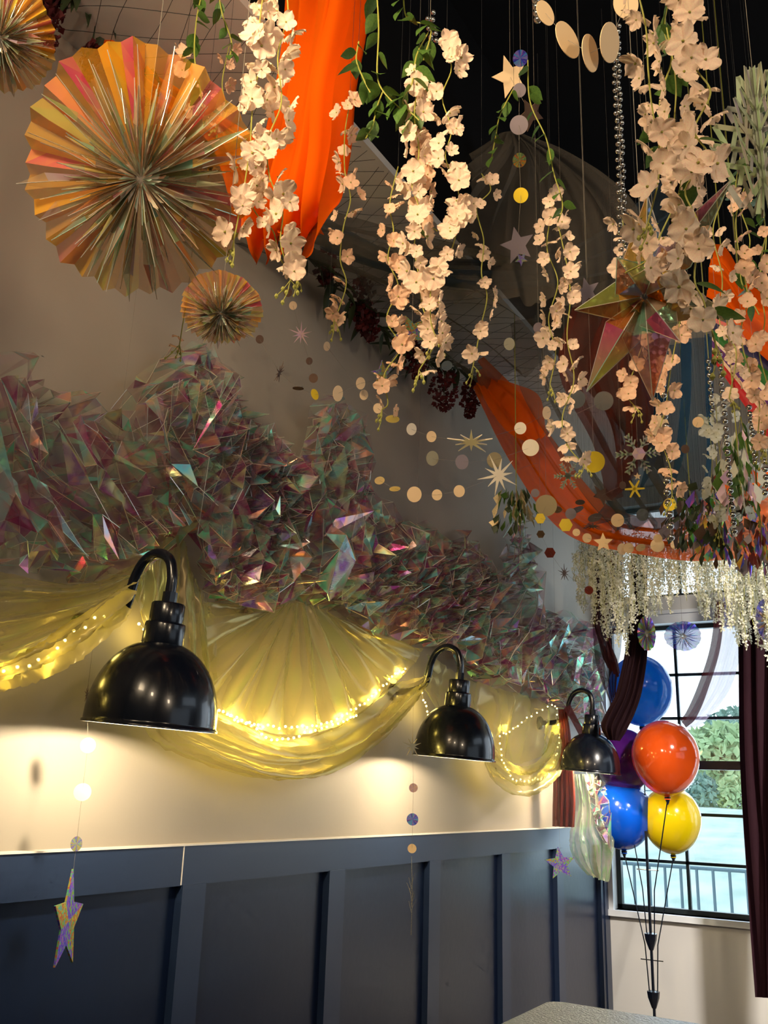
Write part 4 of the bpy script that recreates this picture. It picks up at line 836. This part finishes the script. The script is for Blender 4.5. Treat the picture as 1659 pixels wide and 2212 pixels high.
# ------------------------------------------------------------------ cut card shapes on threads
def shape_mesh(kind):
    mb = MB(); th = 0.02; o = []
    if kind == 'disc': o = [(math.cos(2*math.pi*k/28), math.sin(2*math.pi*k/28)) for k in range(28)]
    elif kind == 'hex': o = [(math.cos(2*math.pi*k/6), math.sin(2*math.pi*k/6)) for k in range(6)]
    elif kind == 'star': o = [((1 if k % 2 == 0 else .45)*math.sin(2*math.pi*k/10), (1 if k % 2 == 0 else .45)*math.cos(2*math.pi*k/10)) for k in range(10)]
    elif kind == 'burst': o = [((( 1, .72, .88, .66)[(k//2) % 4] if k % 2 == 0 else .22)*math.sin(2*math.pi*k/20), ((1, .72, .88, .66)[(k//2) % 4] if k % 2 == 0 else .22)*math.cos(2*math.pi*k/20)) for k in range(20)]
    if kind in ('flake', 'asterisk'):
        for k in range(6):
            a = math.pi*k/3; R2 = Matrix.Rotation(a, 3, 'Z')
            def bar(p, q, w):
                p, q = Vector((*p, 0)), Vector((*q, 0)); d = (q-p).normalized(); s_ = Vector((-d.y, d.x, 0))*w
                vs = [R2@(v+Vector((0, 0, z))) for z in (-th, th) for v in (p-s_, q-s_*.6, q+s_*.6, p+s_)]
                mb.add(vs, [(0, 3, 2, 1), (4, 5, 6, 7), (0, 1, 5, 4), (1, 2, 6, 5), (2, 3, 7, 6), (3, 0, 4, 7)])
            bar((0, 0), (1, 0), .07 if kind == 'flake' else .14)
            if kind == 'flake':
                for u in (.42, .62, .82):
                    for sg in (1, -1): bar((u, 0), (u+.2, sg*.24*(1.35-u)), .045)
                bar((.12, -.2), (.12, .2), .06)
    else:
        n = len(o); c0 = [(0, 0, -th), (0, 0, th)]
        vs = c0+[(x, y, -th) for x, y in o]+[(x, y, th) for x, y in o]
        mb.add(vs, [(0, 2+(i+1) % n, 2+i) for i in range(n)]+[(1, 2+n+i, 2+n+(i+1) % n) for i in range(n)]+[(2+i, 2+(i+1) % n, 2+n+(i+1) % n, 2+n+i) for i in range(n)])
    return mb
SHN = {'disc': 'card_disc', 'hex': 'card_hexagon', 'star': 'card_star', 'burst': 'card_starburst', 'flake': 'card_snowflake', 'asterisk': 'card_asterisk'}
def piece(t, kind, m, px, py, rho, r, turn=0.0, tip=0.0, spin=0.0):
    P = PR(px, py, rho) if isinstance(rho, float) else AT(px, py, 'x', rho[0]); dist = (CAM-P).length
    key = 'sh_'+kind+m
    if key not in PROTO:
        o = shape_mesh(kind).build(SHN[kind], m); COL.objects.unlink(o); PROTO[key] = [o]
    q = ((CAM-P).to_track_quat('Z', 'Y')).to_matrix() @ Euler((tip, turn, spin)).to_matrix()
    return put(PROTO[key][0], t, P, q.to_euler(), r/FPX*dist), P
def card_garland(label, items, m='thread', name='card_garland', rho=None, ends=(), grp='garlands of cut card shapes', hang=False):
    first = items[0]; P0 = PR(first[2], first[3], first[4]) if isinstance(first[4], float) else AT(first[2], first[3], 'x', first[4][0])
    t = thing(name, label, 'garland', P0, grp); pts = []
    for it in items:
        o, P = piece(t, *it); pts.append(P)
    a = list(pts)
    if hang: a = [Vector((pts[0].x, pts[0].y, hang if hang is not True else ztop(pts[0].x)))] + a
    for e in ends:
        Q = PR(*e[1:4]); a = [Q]+a if e[0] == 'a' else a+[Q]
    if len(a) > 1: MB().tube(a, .0004, 4).build('thread', m, t)
    return t
g = card_garland
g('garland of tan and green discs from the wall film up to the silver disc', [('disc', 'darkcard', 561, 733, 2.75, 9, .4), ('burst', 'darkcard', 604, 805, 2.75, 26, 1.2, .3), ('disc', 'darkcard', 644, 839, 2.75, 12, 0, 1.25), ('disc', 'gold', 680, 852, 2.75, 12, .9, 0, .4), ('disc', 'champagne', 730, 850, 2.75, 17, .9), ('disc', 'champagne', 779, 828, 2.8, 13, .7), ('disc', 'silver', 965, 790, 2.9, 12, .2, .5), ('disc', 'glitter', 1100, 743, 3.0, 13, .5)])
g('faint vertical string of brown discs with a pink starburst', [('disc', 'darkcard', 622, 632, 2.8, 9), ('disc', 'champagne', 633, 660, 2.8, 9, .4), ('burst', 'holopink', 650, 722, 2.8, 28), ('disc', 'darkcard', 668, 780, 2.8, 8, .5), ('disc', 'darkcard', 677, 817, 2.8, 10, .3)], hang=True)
g('short string of three tan discs right of the tall film peak', [('disc', 'champagne', 706, 748, 2.85, 10, .8), ('disc', 'champagne', 786, 853, 2.85, 11, .6), ('disc', 'champagne', 816, 882, 2.85, 11, .5), ('disc', 'glitter', 848, 905, 2.85, 15, 0, 1.0)], hang=True)
g('garland with a cream starburst between pale discs, upper of two', [('disc', 'cream_card', 889, 927, 3.0, 13, .6), ('disc', 'champagne', 932, 943, 3.0, 12, .5), ('burst', 'cream_card', 1018, 955, 3.0, 54, 0, 1.05), ('disc', 'cream_card', 1124, 925, 3.1, 13, .2), ('disc', 'champagne', 1181, 892, 3.15, 14, .9), ('disc', 'silver', 1244, 862, 3.2, 20, .2)])
g('garland of glitter discs below the upper cream starburst', [('disc', 'glitter', 934, 990, 3.05, 16, .6), ('disc', 'lilac_card', 998, 998, 3.05, 16, .5), ('disc', 'glitter', 1068, 994, 3.1, 17, .3), ('disc', 'cream_card', 1146, 967, 3.1, 18, .1), ('disc', 'champagne', 1190, 920, 3.2, 15, 1.0), ('disc', 'silver', 1304, 866, 3.2, 20)])
g('lowest pale garland of five tan discs ending in a cream starburst', [('disc', 'champagne', 820, 1038, 3.0, 11, .2, .7), ('disc', 'champagne', 853, 1056, 3.0, 12, .2, 1.1), ('disc', 'champagne', 895, 1068, 3.0, 17, .4), ('disc', 'champagne', 944, 1069, 3.05, 12, .4), ('disc', 'champagne', 992, 1061, 3.05, 13, .4), ('burst', 'cream_card', 1077, 1027, 3.1, 50, .3, .3, .5)], ends=(('b', 1160, 1000, 3.2),))
g('big shining gold foil disc hanging at the end of the blossom strand', [('disc', 'gold', 1283, 998, 2.2, 23, .2, .2)], hang=True, name='gold_disc')
g('large olive glitter disc with yellow hexagons under it', [('disc', 'glitter', 1180, 1092, 3.4, 23, .2), ('hex', 'gold', 1167, 1120, 3.4, 12, .3), ('hex', 'gold', 1222, 1134, 3.4, 15, .2)], hang=True)
g('string of hexagons ending in a black starburst by the far wall', [('hex', 'darkcard', 1168, 1154, 3.9, 9), ('hex', 'tail', 1188, 1194, 3.9, 12), ('burst', 'darkcard', 1219, 1238, 3.9, 20, .8), ('disc', 'tail', 1272, 1275, 4.0, 9)], hang=True)
g('tan card star hanging below the orange swag with discs either side', [('disc', 'champagne', 1245, 1150, 3.8, 8), ('disc', 'champagne', 1268, 1162, 3.8, 10, .3), ('star', 'champagne', 1303, 1172, 3.8, 21), ('disc', 'champagne', 1344, 1186, 3.8, 12, .6), ('disc', 'champagne', 1358, 1184, 3.8, 11, .3), ('disc', 'champagne', 1384, 1183, 3.8, 10, .3, .7), ('disc', 'champagne', 1420, 1178, 3.8, 14), ('disc', 'champagne', 1459, 1176, 3.8, 10)])
g('garland of grey discs lying across the long orange swag', [('disc', 'lilac_card', 1156, 1065, 3.7, 9), ('disc', 'lilac_card', 1233, 1110, 3.7, 12, .3), ('disc', 'champagne', 1334, 1124, 3.7, 14, .3), ('disc', 'silver', 1388, 1112, 3.7, 13, .3), ('disc', 'champagne', 1421, 1163, 3.7, 9)])
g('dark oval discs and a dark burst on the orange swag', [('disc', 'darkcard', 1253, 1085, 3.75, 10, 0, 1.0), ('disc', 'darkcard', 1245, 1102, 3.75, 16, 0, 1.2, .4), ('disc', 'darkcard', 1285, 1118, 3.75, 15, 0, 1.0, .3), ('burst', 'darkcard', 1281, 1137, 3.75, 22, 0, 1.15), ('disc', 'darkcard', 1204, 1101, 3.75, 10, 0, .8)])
g('small card snowflake hanging on the left part of the orange swag', [('flake', 'snow', 1227, 1028, 3.0, 30, .3)], hang=True, name='snowflake_ornament')
g('larger card snowflake with pink centre hanging beside the blossom strand', [('flake', 'snow', 1378, 980, 2.6, 46, .3, .1), ('hex', 'holopink', 1380, 980, 2.58, 14)], hang=True, name='snowflake_ornament')
g('yellow card asterisk hanging under the larger snowflake', [('asterisk', 'gold', 1371, 1056, 3.0, 20), ('star', 'champagne', 1377, 1029, 3.0, 8)], hang=True, name='asterisk_ornament')
g('brown card star hanging in front of the grey sheer fabric', [('disc', 'darkcard', 1345, 1048, 3.2, 8, .5), ('star', 'darkcard', 1300, 1070, 3.2, 26, .9, 0, .6)], name='card_garland', hang=True)
g('pale discs hanging right of the star ornament by the blue drape', [('disc', 'champagne', 1508, 912, 3.1, 11), ('disc', 'darkcard', 1480, 970, 3.1, 9, .4)], hang=True)
g('tan and yellow disc pair hanging on the gold bead string', [('disc', 'champagne', 1424, 920, 2.3, 22, .5), ('disc', 'gold', 1447, 1090, 2.3, 13)], hang=True)
g('holographic disc mobile with blue, orange and gold discs at top centre', [('disc', 'holoblue', 1124, 126, 1.9, 15, .3), ('disc', 'lilac_card', 1122, 195, 1.9, 13, .2), ('disc', 'lilac_card', 1121, 270, 1.9, 18), ('disc', 'fan', 1122, 346, 1.9, 14, .3), ('disc', 'gold', 1125, 422, 1.9, 15, .1), ('star', 'lilac_card', 1118, 530, 1.9, 38, .3, .2, .25), ('star', 'holo', 1126, 560, 1.88, 14, 0, 0, 3.14)], hang=True)
g('pair of tan card stars hanging beside the holographic disc mobile', [('star', 'champagne', 1102, 166, 1.95, 40, .5, 0, .3), ('star', 'darkcard', 1146, 246, 1.95, 34, .3, .6, .6)], hang=True)
g('silver grey card star with a green edge behind the central bunch', [('star', 'holo', 890, 718, 2.3, 42, .2, .5, .5), ('star', 'holo', 825, 808, 2.35, 30, .6, .3, .2)], hang=True)
g('grey card star hanging to the left of the foil star', [('star', 'lilac_card', 1268, 630, 2.0, 30, .4, .3, .3)], hang=True)
g('lilac disc hanging left of the cream blossom strand', [('disc', 'lilac_card', 1163, 708, 2.0, 11, .3)], hang=True)
g('line of large champagne oval discs strung across the black ceiling', [('disc', 'champagne', 1178, 28, 1.5, 24, 1.0, 0, .5), ('disc', 'champagne', 1226, 86, 1.5, 36, 1.1, 0, .45), ('disc', 'champagne', 1275, 115, 1.5, 34, 1.15, 0, .15), ('disc', 'champagne', 1317, 92, 1.5, 35, 1.05, 0, 0), ('disc', 'champagne', 1352, 8, 1.5, 26, .6, 0, .4)])
# mobiles by the lamps
WA = (.13,)
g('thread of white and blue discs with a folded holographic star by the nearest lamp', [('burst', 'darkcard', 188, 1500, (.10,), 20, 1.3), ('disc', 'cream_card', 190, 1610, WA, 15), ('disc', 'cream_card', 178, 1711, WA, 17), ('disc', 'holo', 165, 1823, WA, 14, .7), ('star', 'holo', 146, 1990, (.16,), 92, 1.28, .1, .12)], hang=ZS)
g('thread with a burst and pink, blue and tan discs beside the middle lamp', [('burst', 'glitter', 891, 1612, (.30,), 26, .6), ('disc', 'holopink', 893, 1702, (.30,), 9), ('disc', 'holoblue', 891, 1770, (.30,), 12), ('disc', 'champagne', 890, 1833, (.30,), 9)], hang=ZS)
g('holographic card star hanging low before the wainscot at the far end', [('star', 'holo', 1210, 1866, (.30,), 32, .2, 0, .12)], hang=ZS, name='card_star_ornament')
t0 = AT(889, 1850, 'x', .30); t1 = AT(888, 2020, 'x', .30)
mb = MB(); mb.tube([t0, t0.lerp(t1, .5)+Vector((.004, 0, 0)), t1], .0008, 4)
for k in range(12):
    P = t0.lerp(t1, .35+.4*k/12); mb.tube([P, P+Vector((rnd.uniform(-.02, .02), 0, .035))], .0007, 3)
tag(mb.build('tinsel_strand', 'glitter', None, loc=t0), 'thin frayed tinsel thread hanging below the tan disc by the middle lamp', 'tinsel')

# ------------------------------------------------------------------ bead chains
def beads(label, path, rho, r, gap, m='crystal', double=False, name='bead_chain', grp='bead strings', n=100):
    L = [PR(q[0], q[1], rho) for q in catmull(path, 60)]; t = thing(name, label, 'bead string', L[0], grp)
    MB().tube([Vector((L[0].x, L[0].y, ZC))]+L, .0006, 4).build('thread', 'thread', t)
    key = 'bead'+m
    if key not in PROTO:
        o = MB().lathe([(0, -1), (.5, -.87), (.87, -.5), (1, 0), (.87, .5), (.5, .87), (0, 1)], 10).build('bead', m, None, True); COL.objects.unlink(o); PROTO[key] = [o]
    acc = 0; nx = 0; c = 0
    for a, b in zip(L, L[1:]):
        d = (b-a).length
        while nx <= acc+d and c < n:
            P = a.lerp(b, (nx-acc)/max(d, 1e-6))
            if double: P = P+Vector((math.cos(c*1.9), math.sin(c*1.9), 0))*r*1.3
            put(PROTO[key][0], t, P, (0, 0, 0), r); c += 1; nx += gap
        acc += d
beads('twisted silver crystal chain hanging straight at upper right', [(1332, 58), (1332, 150), (1338, 280), (1342, 400), (1345, 520), (1350, 620)], 1.62, .0046, .0056, double=True, n=180)
beads('short piece of crystal chain hanging at the very top', [(1155, -40), (1158, 10), (1162, 45)], 1.5, .008, .016)
beads('crystal bead piece between the central stems at top', [(930, 30), (936, 90)], 1.75, .006, .008, double=True)
beads('silver bead string below the blossoms at right, darker beads', [(1555, 765), (1560, 850), (1566, 900), (1573, 1000), (1580, 1080), (1588, 1160)], 2.6, .0082, .023)
beads('silver bead string beside the darker bead string at right', [(1530, 780), (1533, 820), (1540, 900)], 2.6, .0075, .022)
beads('silver bead string dropping below the peach strand with a gold disc', [(1432, 830), (1436, 900), (1445, 980), (1440, 1050), (1446, 1110), (1450, 1170)], 2.2, .009, .028)
beads('bright small silver bead string right of the white blossoms', [(1618, 880), (1626, 940), (1632, 1000)], 2.8, .009, .022)
beads('bright silver bead string at the right edge over the red flag', [(1640, 900), (1650, 980), (1655, 1040), (1652, 1070)], 2.8, .009, .024)

# large paper snowflake at the right edge
c = PR(1640, 300, 1.45); dist = (CAM-c).length; t = thing('paper_snowflake', 'large folded pale green paper snowflake at the right edge', 'paper ornament', c)
for k in range(3):
    a = math.pi/3*k+.15; mb = MB(); kk = dist/FPX; u = Vector((math.cos(a), math.sin(a), 0))
    def Q(r, z): return c+u*r*kk+Vector((0, 0, z*kk))
    for sg in (1, -1):
        def bar(r0, z0, r1, z1, w=9):
            A_, B_ = Q(sg*r0, z0), Q(sg*r1, z1); d_ = (B_-A_).normalized(); s_ = d_.cross(Vector((-u.y, u.x, 0)))*w*kk*.62; n_ = Vector((-u.y, u.x, 0))*.0006
            mb.add([A_-s_+n_, B_-s_+n_, B_+s_+n_, A_+s_+n_, A_-s_-n_, B_-s_-n_, B_+s_-n_, A_+s_-n_], [(0, 1, 2, 3), (7, 6, 5, 4), (0, 4, 5, 1), (3, 2, 6, 7)])
        bar(4, 160, 4, -110, 10); bar(4, 90, 26, 150, 7); bar(26, 150, 30, 60, 7)
        for z_ in (60, 15, -30, -70):
            L_ = (52, 76, 84, 66)[(60, 15, -30, -70).index(z_)]; bar(4, z_, L_, z_+L_*.45); bar(L_, z_+L_*.45, L_*.78, z_-12, 8); bar(L_*.5, z_+L_*.22, L_*.62, z_-22, 7)
        bar(4, -90, 40, -140, 9); bar(40, -140, 60, -90, 8); bar(4, -110, 14, -160, 8)
    mb.build('paper_fin', 'snow', t)
MB().tube([c+Vector((0, 0, 140*dist/FPX)), Vector((c.x, c.y, ZC))], .0006, 4).build('hanging_thread', 'thread', t)

# colourful feathery tassel bunch on the right
def tassel(label, px, py, rho, L_, r, mats, seed, n=90):
    R_ = random.Random(seed); c = PR(px, py, rho); t = thing('foil_tassel', label, 'foil tassel', c, 'tassels in the back cluster')
    for q, m in enumerate(mats):
        mb = MB()
        for k in range(n//len(mats)):
            a = R_.uniform(0, 6.28); o = Vector((math.cos(a), math.sin(a), 0))*r*R_.random(); z = R_.random()*L_; s = R_.uniform(.02, .05); w = Vector((R_.uniform(-1, 1), R_.uniform(-1, 1), .3))*.012
            p = c+o-Vector((0, 0, z)); mb.add([p, p+o*.4-Vector((0, 0, s))+w, p+o*.3-Vector((0, 0, s*1.6)), p+o*.1-Vector((0, 0, s))-w], [(0, 1, 2, 3)])
        mb.build('streamers', m, t)['kind'] = 'stuff'
    MB().tube([Vector((c.x, c.y, ZC)), c-Vector((0, 0, L_))], .002, 5).build('stem', 'stem', t)
tassel('dark leafy bunch with holographic flecks beside the gold stem', 1550, 1030, 3.3, .28, .09, ['darkcard', 'holo', 'darkleaf'], 5, 150)
tassel('grey green leaf bunch hanging left of the dark holographic bunch', 1490, 1060, 3.6, .20, .10, ['darkleaf', 'lilac_card', 'darkcard'], 6, 110)
tassel('holographic and silver streamer bunch at the lower left of the orange swag', 1115, 1050, 3.7, .16, .08, ['darkleaf', 'glitter', 'leaf'], 7, 80)
tassel('dusky pink and silver streamer bunch near the right edge', 1640, 1100, 3.2, .18, .08, ['lilac_card', 'holo', 'tail'], 8, 90)
tassel('pale green leaf tuft between the bead strings at right', 1590, 930, 3.0, .22, .06, ['leaf', 'petal_white', 'holopink'], 9, 90)

# ------------------------------------------------------------------ balloons
def balloon(label, px, py, rho, rpx, m, seed):
    c = PR(px, py, rho); R = rpx/FPX*(CAM-c).length; t = thing('balloon', label, 'balloon', c, 'balloons on the stand')
    prof = []
    for k in range(25):
        a = math.pi*k/24; z = math.cos(a); r = math.sin(a)
        prof.append((R*r*(1-.07*max(0, -z)**1.5), R*(z*1.06 if z > 0 else z*1.17)))
    mb = MB().lathe(prof[::-1], 48, c); mb.build('balloon_body', m, t, True)
    MB().lathe([(.0, -R*1.15), (R*.09, -R*1.17), (R*.05, -R*1.21), (R*.11, -R*1.27), (0, -R*1.27)], 14, c).build('knot', m, t, True)
    return c, R
BL = [('light blue balloon at the top of the bunch, behind the dark curtain swag', 1383, 1488, 5.70, 64, 'bl_lightblue'), ('purple balloon mostly hidden behind the orange balloon', 1348, 1640, 5.72, 58, 'bl_purple'), ('orange balloon at the front of the bunch', 1437, 1633, 5.45, 66, 'bl_orange'), ('bright blue balloon low on the left of the bunch', 1345, 1756, 5.74, 60, 'bl_blue'), ('yellow balloon low on the right, under the orange one', 1450, 1768, 5.74, 57, 'bl_yellow')]
BC = [balloon(*a, i) for i, a in enumerate(BL)]
hub = PR(1409, 2030, 5.6); hub2 = PR(1412, 2155, 5.6); t = thing('balloon_stand', 'black balloon stand with thin rods joined at two hubs', 'balloon stand', (hub2.x, hub2.y, 0))
hb = Vector((hub2.x, hub2.y, 0)); hub = Vector((hb.x, hb.y, hub.z)); hub2 = Vector((hb.x, hb.y, hub2.z))
MB().lathe([(0, 0), (.16, 0), (.16, .012), (.03, .03), (0, .03)], 32, hb).build('base', 'blackmetal', t)
MB().tube([hb, hub2, Vector((hb.x, hb.y, hub.z+.55))], .008, 8).build('pole', 'blackmetal', t)
for H_ in (hub, hub2): MB().lathe([(0, -.06), (.012, -.05), (.03, .0), (.034, .03), (.012, .035), (0, .035)], 12, H_).build('hub', 'blackmetal', t)
for i, (c, R) in enumerate(BC):
    e = c-Vector((0, 0, R*1.26)); s_ = hub if i in (0, 1, 2) else hub2; k = Vector((e.x-s_.x, e.y-s_.y, 0)).normalized()*.03
    m_ = Vector((s_.x+k.x*1.6, s_.y+k.y*1.6, s_.z+.25)); MB().tube([s_+k+Vector((0, 0, .02)), m_, e], .0035, 6).build('rod', 'blackmetal', t)
    MB().lathe([(0, -.03), (.006, -.02), (.018, .012), (.0, .014)], 8, e).build('balloon_cup', 'blackmetal', t)
for zc in (hub.z+.35, hub2.z+.18): MB().tube([hub+Vector((-.06, 0, zc-hub.z)), hub+Vector((.06, 0, zc-hub.z))], .003, 5).build('spreader', 'blackmetal', t)
